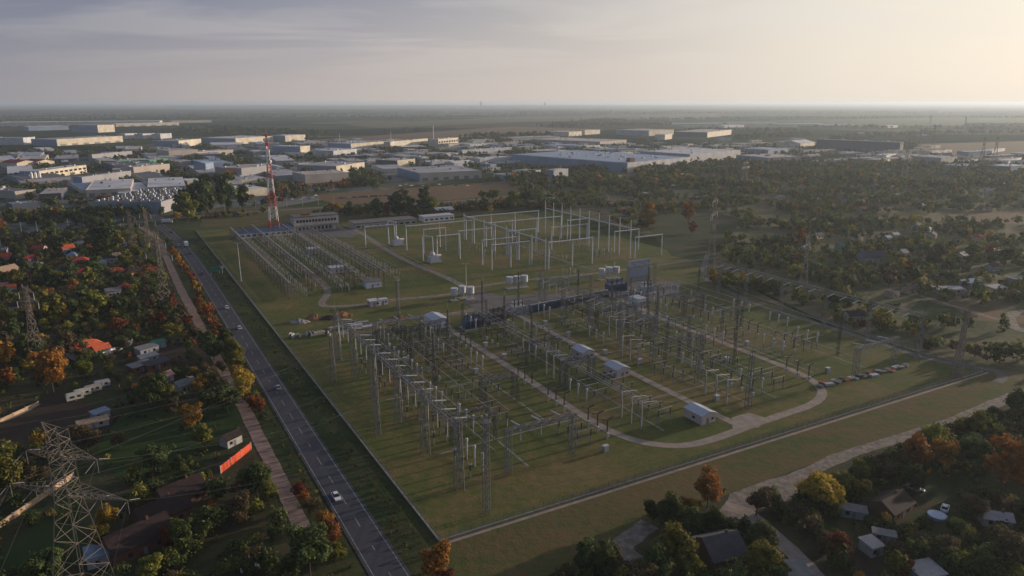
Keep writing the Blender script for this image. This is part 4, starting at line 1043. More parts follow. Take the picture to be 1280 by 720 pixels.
# trees one can point at
NAMED = [
 (217,321,11,'O'),(242,357,13,'O'),(246,366,14,'g'),(250,375,13,'B'),(252,390,16,'O'),(260,402,16,'O'),(270,425,18,'R'),(290,448,24,'Y'),(297,463,24,'Y'),(303,484,26,'g'),(318,514,20,'O'),(330,530,16,'G'),(233,346,11,'O'),(404,664,26,'O'),(384,634,22,'O'),(223,331,12,'O'),(229,340,13,'O'),(236,348,13,'B'),(211,306,9,'Y'),
 (248,386,14,'R'),(256,397,18,'R'),(264,409,18,'R'),(271,418,15,'O'),(278,424,13,'G'),(284,438,24,'G'),(295,455,26,'Y'),(268,450,30,'G'),(262,486,28,'B'),(278,468,18,'B'),
 (299,476,18,'O'),(309,494,36,'g'),(304,500,22,'g'),(290,452,22,'Y'),(258,440,22,'G'),(244,428,18,'B'),(236,410,16,'R'),(228,398,16,'B'),(276,500,24,'G'),(325,520,16,'O'),(316,506,22,'Y'),(376,626,22,'R'),(391,645,24,'B'),(412,682,38,'R'),(419,700,28,'Y'),(388,722,52,'G'),
 (67,492,42,'O'),(55,488,28,'B'),(80,452,34,'B'),(10,486,22,'O'),(100,450,22,'B'),(122,396,32,'Y'),(132,392,22,'Y'),(113,402,20,'Y'),(68,406,34,'Y'),(78,404,22,'g'),(95,370,20,'O'),(62,370,14,'O'),
 (150,421,26,'R'),(170,424,16,'B'),(190,390,24,'B'),(199,410,20,'R'),(183,372,16,'B'),(215,392,18,'R'),(222,412,18,'B'),
 (243,545,28,'g'),(256,560,28,'Y'),(250,494,22,'g'),(262,492,18,'B'),(195,512,40,'G'),(207,506,24,'Y'),(216,520,20,'B'),(183,505,26,'G'),(285,516,36,'G'),(262,522,26,'G'),
 (15,618,46,'Y'),(46,610,32,'B'),(110,565,34,'B'),(150,560,20,'B'),(300,655,36,'B'),(322,622,44,'G'),(338,630,28,'Y'),(265,642,16,'O'),(215,668,26,'Y'),(230,690,30,'G'),(212,686,24,'R'),(190,730,34,'Y'),
 (135,660,30,'g'),(128,690,26,'Y'),(60,720,26,'B'),(168,602,18,'Y'),(195,592,40,'G'),(225,592,22,'G'),
 (22,360,22,'Y'),(35,350,16,'G'),(52,352,22,'G'),(75,318,24,'G'),(66,305,24,'G'),(90,308,22,'G'),(48,300,10,'g'),(120,318,26,'G'),(133,318,30,'G'),(147,316,24,'Y'),(158,330,16,'Y'),(120,355,26,'G'),(112,362,24,'Y'),(88,352,22,'G'),(70,360,18,'G'),(28,330,18,'G'),(104,380,24,'G'),(152,392,22,'G'),(175,398,18,'G'),
 (2,292,18,'O'),(8,300,14,'Y'),(33,446,26,'G'),(20,425,24,'G'),(8,440,24,'B'),(40,402,20,'B'),
 (258,272,40,'G'),(235,282,34,'Y'),(285,268,34,'G'),(305,266,28,'G'),(240,268,34,'G'),(222,278,14,'g'),(330,268,10,'Y'),
 (424,268,15,'g'),(415,266,10,'O'),(437,270,16,'G'),(449,272,18,'Y'),(460,271,14,'Y'),(472,272,20,'G'),(484,270,16,'R'),(497,270,28,'G'),(512,268,22,'G'),(532,268,26,'G'),(541,268,20,'Y'),(530,256,18,'G'),(505,258,14,'G'),(615,253,20,'Y'),(606,262,14,'G'),(612,268,10,'g'),(640,262,20,'Y'),(604,252,14,'Y'),(660,262,18,'G'),
 (1026,636,56,'g'),(1048,622,34,'Y'),(1142,588,44,'O'),(1128,585,26,'B'),(1158,570,44,'Y'),(1177,590,30,'O'),(1220,545,28,'Y'),(1213,590,34,'G'),(1256,615,52,'O'),(1272,600,30,'O'),(1075,600,24,'Y'),(1110,600,26,'B'),
 (884,635,36,'O'),(862,645,30,'g'),(836,662,44,'G'),(815,652,26,'G'),(866,668,34,'G'),(890,668,34,'G'),(945,645,40,'B'),(960,632,24,'B'),(838,712,60,'Y'),(820,728,50,'G'),(868,725,34,'Y'),(948,728,52,'Y'),(975,735,26,'G'),(734,712,40,'G'),(712,735,30,'B'),(755,722,34,'G'),(800,740,44,'B'),
 (1214,652,34,'B'),(1108,658,18,'g'),(1076,630,22,'Y'),(1128,722,24,'R'),(1262,712,52,'B'),(1235,725,30,'G'),(1175,700,40,'B'),(1150,690,26,'B'),(1190,680,24,'G'),(1045,680,22,'G'),(1070,735,24,'g'),
 (546,728,44,'O'),(556,738,24,'R'),(522,742,24,'Y'),
 (1084,362,12,'Y'),(1150,350,14,'g'),(1125,345,18,'g'),(1110,362,24,'B'),(1218,320,18,'Y'),(1235,322,16,'O'),(985,290,14,'Y'),(1050,288,14,'Y'),(990,315,18,'B'),(810,285,26,'g'),(860,282,20,'O'),(865,292,14,'R'),(1000,305,16,'O'),(1255,335,28,'G'),(1170,335,28,'B'),(1135,345,12,'R'),
]
for i, (x, yb, w, k) in enumerate(NAMED): tree(x, yb, w, k)
# ------------------------------------------------------------------ houses and sheds in the plots
HOUSES = []
WALLS = {'w': mat('house_white', (.40,.385,.36), .85, .14, .8), 't': mat('house_tan', (.42,.33,.24), .85, .14, .8), 'g': mat('house_grey', (.27,.28,.31), .85, .14, .8), 'b': mat('house_brick', (.12,.06,.045), .9, .2, 1.), 'o': mat('house_ochre', (.5,.28,.1), .85, .14, .8)}
ROOFS = {'orange': mat('roof_orange', (.52,.11,.045), .8, .2, .9), 'red': mat('roof_red', (.36,.045,.04), .8, .22, .9), 'crimson': mat('roof_crimson', (.34,.02,.06), .8, .2, .9), 'brown': mat('roof_brown', (.028,.017,.018), .85, .22, .7), 'grey': mat('roof_grey', (.17,.17,.18), .8, .2, .7),
         'pale': mat('roof_pale', (.30,.29,.30), .7, .15, .7), 'dark': mat('roof_dark', (.05,.052,.065), .8, .2, .7), 'tan': mat('roof_tan', (.34,.24,.17), .85, .2, .7), 'green': mat('roof_green', (.03,.15,.09), .7, .2, .7), 'pink': mat('roof_pink', (.42,.22,.22), .85, .2, .7), 'blue': mat('roof_blue', (.19,.25,.34), .6, .12, .7)}
def house(x, yb, L, D, h, rf, wl, az=None, rise=None, kind='gable', label=None, P=None, cat='house', chimney=True, name='cottage'):
    P = G(x, yb) if P is None else P
    rz = GA+math.radians(az if az is not None else random.uniform(-25,25))
    t = thing(name, label, cat, P, rz, None if label else 'cottages and sheds in the plots')
    HOUSES.append((P[0], P[1], max(L, D)*.62))
    MB().box(-L/2,L/2,-D/2,D/2,0,h).build('wall', WALLS[wl], t)
    rise = rise or D*.32
    if kind == 'gable':
        ro = MB().gable(-L/2-.4,L/2+.4,-D/2-.45,D/2+.45,h-.15,h+rise,'x',.14).build('roof', ROOFS[rf], t)
        MB().gwall(-L/2+.02,L/2-.02,-D/2+.02,D/2-.02,h,h+rise-.25,'x').build('gable', WALLS[wl], t)
    elif kind == 'hip':
        b = MB(); e = .5; rl = max(.3, L/2-D/2)
        z = h-.05; A = [(-L/2-e,-D/2-e,z),(L/2+e,-D/2-e,z),(L/2+e,D/2+e,z),(-L/2-e,D/2+e,z)]; R1, R2 = (-rl,0,h+rise), (rl,0,h+rise)
        b.quad(A[0],A[1],R2,R1); b.quad(A[1],A[2],R2); b.quad(A[2],A[3],R1,R2); b.quad(A[3],A[0],R1); b.quad(*A[::-1]); ro = b.build('roof', ROOFS[rf], t)
    else:
        b = MB(); n = 0; sl = .08*D
        b.v = [(-L/2-.3,-D/2-.3,h+.01),(L/2+.3,-D/2-.3,h+.01),(L/2+.3,D/2+.3,h+sl),(-L/2-.3,D/2+.3,h+sl)]; b.v += [(x_,y_,z_+.18) for x_,y_,z_ in b.v]
        for q in ((3,2,1,0),(4,5,6,7),(0,1,5,4),(1,2,6,5),(2,3,7,6),(3,0,4,7)): b.f.append(q); b.m.append(0)
        ro = b.build('roof', ROOFS[rf], t)
        MB().box(-L/2+.01,L/2-.01,D/2-.25,D/2-.01,h,h+sl-.02).build('upstand', WALLS[wl], t)
    if chimney and kind != 'flat' and L > 6: MB().box(L*.2-.3,L*.2+.3,-.3,.3,h+rise*.5,h+rise+.8).build('chimney', WALLS['b'], ro)
    for k in range(2 if L > 6 else 1):
        xx = -L*.25+k*L*.5; MB().box(xx-.5,xx+.5,-D/2-.06,-D/2-.004,.95,2.).build('window', m_glass, t)
    MB().box(-.45,.45,-D/2-.07,-D/2-.004,.03,2.).build('door', m_door, t)
    MB().box(L/2+.004,L/2+.06,-.5,.5,1.,2.).build('window', m_glass, t)
    if not label: later(t, f'{rf}-roofed', {'flat':'shed','hip':'cottage','gable':'cottage'}[kind] if cat == 'house' else cat)
    else: landmark(label_short(label), x, yb)
    return t
def label_short(s):
    w = s.split(' with ')[0].split(' beside ')[0].split(' in the ')[0].split(' among ')[0].split(' at the ')[0].split(' near ')[0].split(' behind ')[0].split(' below ')[0].split()
    return ' '.join(w[-5:]) if len(w) > 5 else ' '.join(w)
HL = [
 (85,317,8,7,4.5,'orange','g',20,'gable','tall cottage with bright orange roof and grey walls standing in dark trees'),
 (50,316,8,6,3.6,'red','w',-25,'gable','steep red roofed cottage left of the tall orange roofed one'),
 (33,329,9,6,3,'crimson','w',35,'gable','dark crimson roofed cottage with white porch front'),
 (40,326,5,4,2.8,'red','w',35,'gable','small red annex cottage adjoining the crimson roofed cottage'),
 (4,327,10,8,3.2,'red','w',10,'gable','brick red broad cottage cut by the left picture edge'),
 (8,345,12,8,4,'tan','w',40,'gable','big tan roofed house with pale blue walls at the left edge'),
 (6,361,4,4,2.6,'pink','w',0,'gable','tiny pink hut below the tan roofed house'),
 (101,331,10,8,3.2,'red','w',0,'hip','broad red hipped bungalow beside the pale container plot'),
 (100,346,5,4,2.8,'crimson','w',15,'gable','small crimson hut in front of the red hipped bungalow'),
 (109,342,6,4,2.8,'crimson','b',20,'flat','long crimson shed right of the crimson hut'),
 (123,334,9,5,3.2,'blue','g',15,'flat','long pale blue shed right of the red hipped bungalow'),
 (146,344,8,6,3.2,'red','b',10,'hip','red roofed cottage with dark eaves near the yellow green trees'),
 (170,345,8,6,3.4,'brown','o',25,'gable','brown roofed cottage with sunlit orange wall by the slab path'),
 (190,343,7,5,3,'red','g',0,'gable','dull red roofed cottage beside the slab path pylon'),
 (157,364,6,4,2.6,'crimson','b',0,'gable','low crimson hut half hidden behind brown trees'),
 (108,443,13,8,4,'orange','w',22,'hip','large white house with orange red roof behind a long white wall'),
 (127,443,6,5,3,'orange','w',22,'gable','small orange roofed annex between the large white house and its wall'),
 (199,434,5,4,2.6,'green','g',10,'flat','green roofed shed in the row of garden sheds'),
 (184,441,8,5,2.6,'grey','g',25,'flat','grey flat shed left of the green roofed shed'),
 (186,452,7,4,2.6,'pale','g',18,'flat','pale roofed shed among the row of sheds'),
 (176,463,8,5,2.6,'grey','b',22,'flat','low grey roofed shed at the near end of the shed row'),
 (196,460,9,5,2.6,'dark','b',22,'flat','dark roofed shed right of the low grey roofed shed'),
 (208,476,4,4,2.6,'pink','w',30,'gable','pink white gabled hut between the brown trees'),
 (231,488,7,5,3,'grey','w',30,'gable','grey gabled cottage below the slab path'),
 (289,555,5.5,4,2.8,'brown','w',30,'gable','little white hut with brown roof beside the orange fence'),
 (226,625,11,8,3.2,'brown','b',20,'gable','farthest brown roofed long house in the bottom left row'),
 (203,650,12,9,3.2,'brown','b',20,'gable','middle brown roofed long house in the bottom left row'),
 (173,683,14,9,3.4,'brown','b',20,'gable','nearest brown roofed long house in the bottom left row'),
 (136,698,9,5,2.8,'blue','g',5,'flat','grey blue flat shed at the foot of the big pylon'),
 (126,522,5,3.4,2.4,'blue','g',25,'flat','pale blue roofed shed on the dark soil plot'),
 (117,533,9,3.6,2.0,'tan','g',5,'flat','long tan slab shed below the pale blue roofed shed'),
 (897,700,9,10,3.8,'dark','b',-12,'gable','dark slate roofed house among yellow green trees at the bottom'),
 (1112,640,10,7,2.8,'brown','b',5,'gable','wide brown roofed house left of the blue pool'),
 (1088,690,3.6,4,2.6,'pale','w',-10,'flat','small white cube shed with pale roof beside the muddy way'),
 (1155,724,6.5,5,2.6,'pale','g',-15,'flat','patchwork metal roofed shed at the bottom right'),
 (1243,655,6.5,4,2.4,'pale','w',-45,'gable','long pale roofed shed right of the brown shrub'),
 (1066,645,6,3,2.2,'grey','g',-50,'flat','narrow grey lean-to shed below the golden tree'),
 (1104,675,5,2.4,2.,'grey','g',-50,'flat','narrow grey shed beside the muddy way'),
 (988,726,7,5,3.,'grey','g',-20,'flat','grey shed beside the gravel fork at the bottom edge'),
 (1005,317,7,6,4,'grey','w',10,'gable','small white cottage with orange bushes behind the hedge'),
 (1088,326,16,11,3.6,'dark','g',-20,'gable','large dark roofed house in the right hand plots'),
 (1127,322,6,6,4,'grey','w',0,'gable','white A-shaped gabled cottage right of the large dark roof'),
 (1200,326,8,7,4,'grey','w',10,'gable','white walled cottage beside the olive tree'),
 (1238,320,12,8,3.4,'pink','g',20,'hip','pale pink roofed house behind the red tree'),
 (1252,322,8,6,3.4,'pink','w',20,'gable','smaller pink roofed house at the far right'),
 (1117,298,7,5,3.4,'pale','w',0,'gable','white cottage far up the right hand plots'),
 (1108,302,6,5,3.4,'blue','g',0,'gable','blue grey cottage left of the far white cottage'),
 (1150,358,11,7,3.,'brown','w',15,'gable','brown roofed house below the golden bushes'),
 (1160,362,4,4,3.,'tan','w',15,'gable','sunlit tan hut at the right end of the brown roofed house'),
 (1185,366,16,6,2.6,'pale','g',-28,'flat','long lilac grey roof shed on the green plot'),
 (1214,358,12,7,3,'blue','g',-5,'flat','blue grey flat shed behind the long lilac shed'),
 (1244,365,10,6,3,'pale','w',-10,'flat','bright pale roofed shed near the curved gravel way'),
 (1272,354,12,7,3,'grey','g',-10,'flat','grey cluttered shed at the right edge'),
 (1052,312,8,6,3,'green','g',-10,'gable','teal green roofed shed left of the large dark roof'),
 (1240,338,8,5,3,'brown','g',0,'gable','dull brown roofed shed under the right edge trees'),
]
for (x, yb, L, D, h, rf, wl, az, kd, lb) in HL: house(x, yb, L, D, h, rf, wl, az, kind=kd, label=lb)
# caravans in a row
for i, (x, y) in enumerate([(94,500),(104,495),(117,490),(128,484)]):
    P = G(x, y); t = thing('caravan', '', 'caravan', P, GA+math.radians(12), 'grey caravans in a row on the dark plot'); HOUSES.append((P.x, P.y, 3))
    b = MB(); b.box(-2.7,2.7,-1.15,1.15,.5,2.6); b.box(-2.4,2.4,-1.0,1.0,2.6,2.8); b.build('body', [WALLS['w'],WALLS['w'],m_concl,WALLS['g']][i], t)
    for s in (-1,1): MB().bar((.2,s*1.0,.35),(.2,s*1.2,.35),.7,.7,10).build('wheel', m_darkroof, t)
    MB().box(-1.6,-.2,-1.2,-1.154,1.3,2.1).build('window', m_glass, t); MB().box(.8,1.8,-1.2,-1.154,1.3,2.1).build('window', m_glass, t)
    t['label'] = ['leftmost and nearest white caravan of the row on the dark plot','second white caravan from the left in the row','larger pale caravan third from the left in the row','farthest grey caravan at the right end of the row'][i]
landmark('row of caravans', 110, 492)
def wall_thing(P, Q, h, w, m, lab, name='garden_wall', cat='wall', pillars=0):
    P = Vector(P); Q = Vector(Q); d = Q-P; L = d.length
    t = thing(name, lab, cat, P, math.atan2(d.y, d.x))
    MB().box(0,L,-w/2,w/2,0,h).build('panel', m, t)
    n = pillars or max(2, int(L/4))
    for i in range(n+1): MB().cbox(i*L/n, 0, 0, .3, w+.14, h+.25).build('post', m_concl if not pillars else m, t)
    return t
wall_thing(G(124,449), G(166,430), 2.2, .3, mat('white_wall', (.62,.62,.66)), 'long white garden wall running up from the large white house')
wall_thing(G(276,592), G(314,562), 2.4, .12, mat('orange_fence', (.62,.085,.035), .6, .1, 1.), 'bright orange board fence beside the slab path', 'board_fence', 'fence')
wall_thing(G(0,660), G(92,597), 1.6, .3, mat('tan_wall', (.42,.30,.2)), 'long tan block wall running behind the big pylon', pillars=0)
wall_thing(G(0,528), G(48,506), 1.2, .3, mat('tan_wall', (.42,.30,.2)), 'low sunlit edging wall of the dark soil plot at the left edge')
landmark('orange board fence', 294, 577); landmark('tan block wall', 50, 625); landmark('long white garden wall', 146, 440)
# pool and odd things in the plot at the lower right
t = thing('swimming_pool', 'round blue above-ground pool in the dark garden', 'pool', G(1171,647), 0)
MB().lathe(0,0,[(0,2.3),(.9,2.35)],20).build('pool_wall', ROOFS['blue'], t); MB().lathe(0,0,[(.905,2.15),(.93,2.15)],20).build('pool_water', mat('pool_water', (.22,.32,.5), .1, .1, 2.), t)
landmark('blue round pool', 1171, 645); HOUSES.append((*G(1171,647)[:2], 4)); HOUSES.append((*G(1181,637)[:2], 3))
# ------------------------------------------------------------------ scatter zones
ROADZONE = []
def near_strip(P, pts, w):
    for a, b in zip(pts[:-1], pts[1:]):
        ax, ay = a[0], a[1]; dx, dy = b[0]-ax, b[1]-ay; L2 = dx*dx+dy*dy
        t = max(0, min(1, ((P[0]-ax)*dx+(P[1]-ay)*dy)/L2)); 
        if math.hypot(P[0]-ax-dx*t, P[1]-ay-dy*t) < w: return True
    return False
AV = [(RC, 11), (TP, 5), (CR, 9), (Pp([(1420,455),(1340,475),(1268,495),(1200,524),(1060,568),(975,606),(905,645),(935,642),(1000,700),(1040,745)]), 6), (Pp([(812,655),(778,684),(828,745)]), 6),
      (Pp([(1040,660),(1100,725)]), 4), (Pp([(1400,380),(1263,402),(1285,415),(1400,430)]), 6), (Pp([(885,318),(960,386),(1150,446),(1245,464)]), 7), (Pp([(1080,258),(1290,288)]), 9), ([W(139,60),W(136,297)], 6),(Pp([(205,276),(100,238),(0,210)]),14)]
OPEN = [[tuple(v[:2]) for v in Pp(L)] for L in [[(1240,383),(1330,378),(1330,430),(1262,418),(1240,405)],
  [(120,562),(150,515),(290,500),(312,520),(268,560),(240,596),(150,602)], [(0,690),(60,640),(92,600),(100,690),(40,745),(0,745)], [(0,520),(70,490),(100,490),(150,480),(140,540),(0,560)], [(170,432),(225,425),(240,468),(180,470),(150,450)],
  [(1130,395),(1150,375),(1290,395),(1230,418),(1180,405)], [(890,330),(905,300),(930,275),(880,262),(800,275),(840,320)], [(1140,575),(1290,575),(1300,625),(1150,640)], [(1070,650),(1130,640),(1200,640),(1200,680),(1130,680)],
  [(520,745),(548,674),(1235,463),(1290,488),(1060,565),(1000,585),(890,612),(800,640),(690,700),(640,760)], [(1195,268),(1400,262),(1400,278),(1230,280)], [(60,580),(100,520),(160,520),(140,740),(60,740)], [(262,606),(274,585),(280,540),(318,548),(330,580),(284,620)], [(1290,262),(1290,275),(1200,278),(1195,266)]]]
LAWNP = [tuple(v[:2]) for v in LAWN]
def ok(P, r=3., rt=.75):
    if any(near_strip(P, s, w) for s, w in AV): return False
    if any(inside(P, o) for o in OPEN) or inside(P, LAWNP): return False
    if any((P[0]-h[0])**2+(P[1]-h[1])**2 < (h[2]+r*.8)**2 for h in HOUSES): return False
    return not any((P[0]-t[0])**2+(P[1]-t[1])**2 < ((t[2]+r)*rt)**2 for t in TREES)
def pick(mix): 
    x = random.random()*sum(w for _, w in mix); 
    for k, w in mix:
        x -= w
        if x <= 0: return k
    return mix[0][0]
MIXL = [('G',9),('B',3.4),('Y',3.4),('R',.4),('O',.4),('g',.3)]
ZL = [(-40,292),(185,292),(205,318),(222,352),(250,400),(285,470),(330,560),(380,668),(440,745),(-80,745)]
ZR = [(690,745),(760,670),(820,640),(905,615),(1060,572),(1290,492),(1420,480),(1420,760)]
ZF = [(745,222),(1000,208),(1330,212),(1330,470),(1262,460),(1150,440),(1020,395),(885,330),(890,300),(780,285),(740,262),(640,262),(650,240)]
def scatter(zone, n, rr, mix, lim=None, shrub=False):
    xs = [p[0] for p in zone]; ys = [p[1] for p in zone]; Zp = [tuple(v[:2]) for v in Pp(zone)]
    X0, X1 = min(p[0] for p in Zp), max(p[0] for p in Zp); Y0, Y1 = min(p[1] for p in Zp), max(p[1] for p in Zp); c = 0; out = []
    for _ in range(n*60):
        if c >= n: break
        P = (random.uniform(X0,X1), random.uniform(Y0,Y1))
        if not inside(P, Zp): continue
        r = random.uniform(*rr)
        if not ok(P, r, .62 if shrub else .78): continue
        out.append((P, r)); TREES.append((P[0], P[1], r*.8)); c += 1
    return out
# extra little cottages among the plots
for zone, n in ((ZF, 120), ([(-40,300),(180,300),(200,330),(215,380),(150,410),(-40,420)], 20)):
    for P, r in scatter(zone, n, (4,5), MIXL):
        TREES.pop()
        rf = random.choice(['red','orange','brown','grey','pale','dark','pale','grey','pink','tan','blue','brown'])
        house(0, 0, random.uniform(5,9.5), random.uniform(4.5,6.5), random.uniform(2.6,3.6), rf, random.choice('wwtgwb'), kind=random.choice(['gable','gable','hip','flat']), P=Vector((P[0],P[1],0)))
want = 298-NTREE
cand = scatter(ZR, int(want*.34), (2.2,4.6), MIXL)+scatter(ZL, int(want*.66), (2.0,4.4), MIXL)
for P, r in cand: tree(0, 0, 0, pick(MIXL), P=Vector((P[0],P[1],0)), r=r)
# hedge row of yellow green shrubs below the east pylons
for i in range(26):
    t = i/25; tree(892+78*t+random.uniform(-2,2), 351+13*t+random.uniform(-2.5,2.5)+(5 if i%2 else 0), random.uniform(12,17), pick([('Y',6),('G',1.2),('g',1.2)]), shrub=True)
landmark('east hedge of yellow green shrubs', 930, 358)
for x, y, w, k in [(1030,398,10,'g'),(1063,404,8,'Y'),(1067,411,8,'Y'),(1094,406,9,'g'),(1104,412,9,'g'),(1116,414,10,'g'),(1141,420,9,'g'),(1150,427,9,'Y'),(1161,430,9,'g'),(1168,436,9,'B'),(1046,402,8,'Y'),(1078,408,8,'R'),(1205,443,14,'B'),(1218,447,14,'B'),(1190,438,12,'B')]: tree(x, y, w*1.25, k, shrub=True)
for P, r in scatter(ZL, 95, (.9,1.7), MIXL, shrub=True)+scatter(ZR, 70, (.9,1.8), MIXL, shrub=True): tree(0,0,0, pick(MIXL), P=Vector((P[0],P[1],0)), r=r, shrub=True)
# ------------------------------------------------------------------ woods beyond counting: one mesh of leaf faces per wood
m_wood = leaf_mat('mixed_leaves', None, None, attr=True)
def wood(name, label, pts, nf, ls, mix, trunk=False, cat='wood'):
    """pts: (x, y, r, k); each tree nf faces"""
    q = np.random.default_rng(len(pts)); Vs = []; Cs = []
    base = []
    for sh in range(5): base.append(crown_np(1, 300+sh, 1., [.95,1.15,.8,1.05,.9][sh], max(5, nf//7), 7, ls, core=.5)[0])
    for i, (x, y, r, k) in enumerate(pts):
        B = base[i % 5]; a = q.uniform(0, 6.28); c, s = math.cos(a), math.sin(a); rz = r*q.uniform(.85,1.2)
        V = np.empty_like(B); V[:,0] = x+(B[:,0]*c-B[:,1]*s)*r; V[:,1] = y+(B[:,0]*s+B[:,1]*c)*r; V[:,2] = B[:,2]*rz+rz*1.0
        V[:,2] = np.maximum(V[:,2], .02)
        Vs.append(V); lo, hi = np.array(KC[k][0]), np.array(KC[k][1]); cc = lo+(hi-lo)*q.random(); cc = cc*q.uniform(.75,1.25)
        Cs.append(np.tile(np.append(cc, 1), (len(V),1)))
    V = np.vstack(Vs); C = np.vstack(Cs)
    o = np_obj(name, V, np.arange(len(V)).reshape(-1,4), m_wood, C); tag(o, label, cat, kind='stuff'); return o
def fill(zone, n, rr, mix, avoid=True, cl=None, minr=.0):
    Zp = [tuple(v[:2]) for v in Pp(zone)]; X0, X1 = min(p[0] for p in Zp), max(p[0] for p in Zp); Y0, Y1 = min(p[1] for p in Zp), max(p[1] for p in Zp)
    from mathutils import noise
    out = []; HH = HOUSES
    tr = 0
    while len(out) < n and tr < n*40:
        tr += 1
        P = (random.uniform(X0,X1), random.uniform(Y0,Y1))
        if not inside(P, Zp): continue
        if cl is not None:
            v = noise.noise(Vector((P[0]*cl[0], P[1]*cl[0], 3.)))
            if v < cl[1]: continue
        if avoid:
            if any(near_strip(P, s, w) for s, w in AV) or inside(P, LAWNP): continue
            if any(inside(P, o) for o in OPEN): continue
            if any((P[0]-h[0])**2+(P[1]-h[1])**2 < (h[2]+1.5)**2 for h in HH): continue
        out.append((P[0], P[1], random.uniform(*rr), pick(mix)))
    return out
MIXF = [('G',12),('B',2.0),('Y',3.8),('R',.05),('O',.16),('g',.25)]
PLOTS = [[(122,562),(150,515),(285,502),(262,560),(238,596),(150,600)], [(0,700),(60,645),(92,605),(98,690),(40,740),(0,740)], [(172,432),(222,426),(236,468),(180,470),(152,450)], [(1145,580),(1290,580),(1295,622),(1160,632)], [(1072,652),(1130,642),(1195,645),(1200,678),(1130,678)]]
def tufts(poly, n, rr):
    Zp = [tuple(v[:2]) for v in Pp(poly)]; out = []
    X0, X1 = min(p[0] for p in Zp), max(p[0] for p in Zp); Y0, Y1 = min(p[1] for p in Zp), max(p[1] for p in Zp)
    for _ in range(n*8):
        P = (random.uniform(X0,X1), random.uniform(Y0,Y1))
        if len(out) < n and inside(P, Zp) and not any((P[0]-h[0])**2+(P[1]-h[1])**2 < (h[2]+1)**2 for h in HOUSES) and math.sin(P[0]*.19+2)+math.cos(P[1]*.23)+random.random() > .6: out.append((*P, random.uniform(*rr), pick(MIXL)))
    return out
wood('garden_scrub', 'rough tufts and low bushes on the open garden plots', sum([tufts(p, 60, (.35,1.3)) for p in PLOTS], []), 56, .22, MIXL, cat='scrub')
wood('verge_weeds', 'weeds and low bushes along the dark verge beside the trunk road', [(*W(random.uniform(100,600), random.choice([random.gauss(54,2.2), random.gauss(38,.9)]))[:2], random.uniform(.25,.8), pick([('G',5),('B',3),('Y',1.5)])) for _ in range(700)], 42, .26, MIXL, cat='weeds')
wood('garden_wood', 'dense mixed autumn trees filling the plots right of the substation', fill(ZF, 5200, (1.5,4.2), MIXF, cl=(.022,-.12)), 110, .17, MIXF)
wood('garden_scrub', 'low scrub covering the ground of the left hand plots', fill(ZL, 1500, (.5,1.5), MIXL), 70, .2, MIXL, cat='scrub')
wood('garden_scrub', 'low scrub covering the ground of the lower right plots', fill(ZR, 900, (.5,1.5), MIXL), 70, .2, MIXL, cat='scrub')
wood('garden_wood', 'small crowded trees between the named ones in the left hand plots', fill(ZL, 950, (1.4,3.2), MIXL, cl=(.02,-.3)), 420, .1, MIXL)
wood('garden_wood', 'small crowded trees between the houses of the lower right plots', fill(ZR, 380, (1.4,3.2), MIXL, cl=(.02,-.25)), 420, .1, MIXL)
wood('far_wood', 'scattered dark trees of the plain beyond the right hand plots', fill([(640,214),(900,204),(1000,206),(1400,206),(1400,236),(640,236)], 1700, (3,6), MIXF, cl=(.008,-.1)), 56, .26, MIXF)
# ================================================================== trading estate, far plain
B_ = []
EW = {'cream': mat('wall_cream', (.54,.48,.38), .7, .2, .08), 'white': mat('wall_white', (.46,.46,.48), .7, .2, .08), 'blue': mat('wall_blue_and_shade', (.20,.27,.38), .6, .12, .05), 'grey': mat('wall_grey', (.28,.28,.30), .7, .12, .05), 'beige': mat('wall_beige', (.42,.37,.33), .8, .12, .05), 'dark': mat('wall_dark', (.07,.085,.12), .6, .15, .05), 'orange': mat('wall_orange', (.5,.16,.04), .7, .12, .05), 'green': mat('wall_green', (.06,.22,.13), .7, .12, .05), 'maroon': mat('wall_maroon', (.14,.04,.035), .7, .12, .05)}
ER = {'white': mat('estate_roof_white', (.50,.50,.52), .7, .25, .03), 'grey': mat('estate_roof_grey', (.31,.31,.33), .8, .28, .03), 'pink': mat('estate_roof_beige', (.40,.35,.32), .8, .28, .03), 'dark': mat('estate_roof_dark', (.11,.11,.125), .8, .15, .03), 'red': mat('estate_roof_red', (.24,.035,.04), .8, .15, .03), 'blue': mat('estate_roof_blue', (.24,.31,.42), .7, .12, .03)}
def proj_len(P, d, xt):
    zc = P.y*CP+H*SP
    return ((xt-640)*zc-P.x*F)/(d.x*F-(xt-640)*d.y*CP)
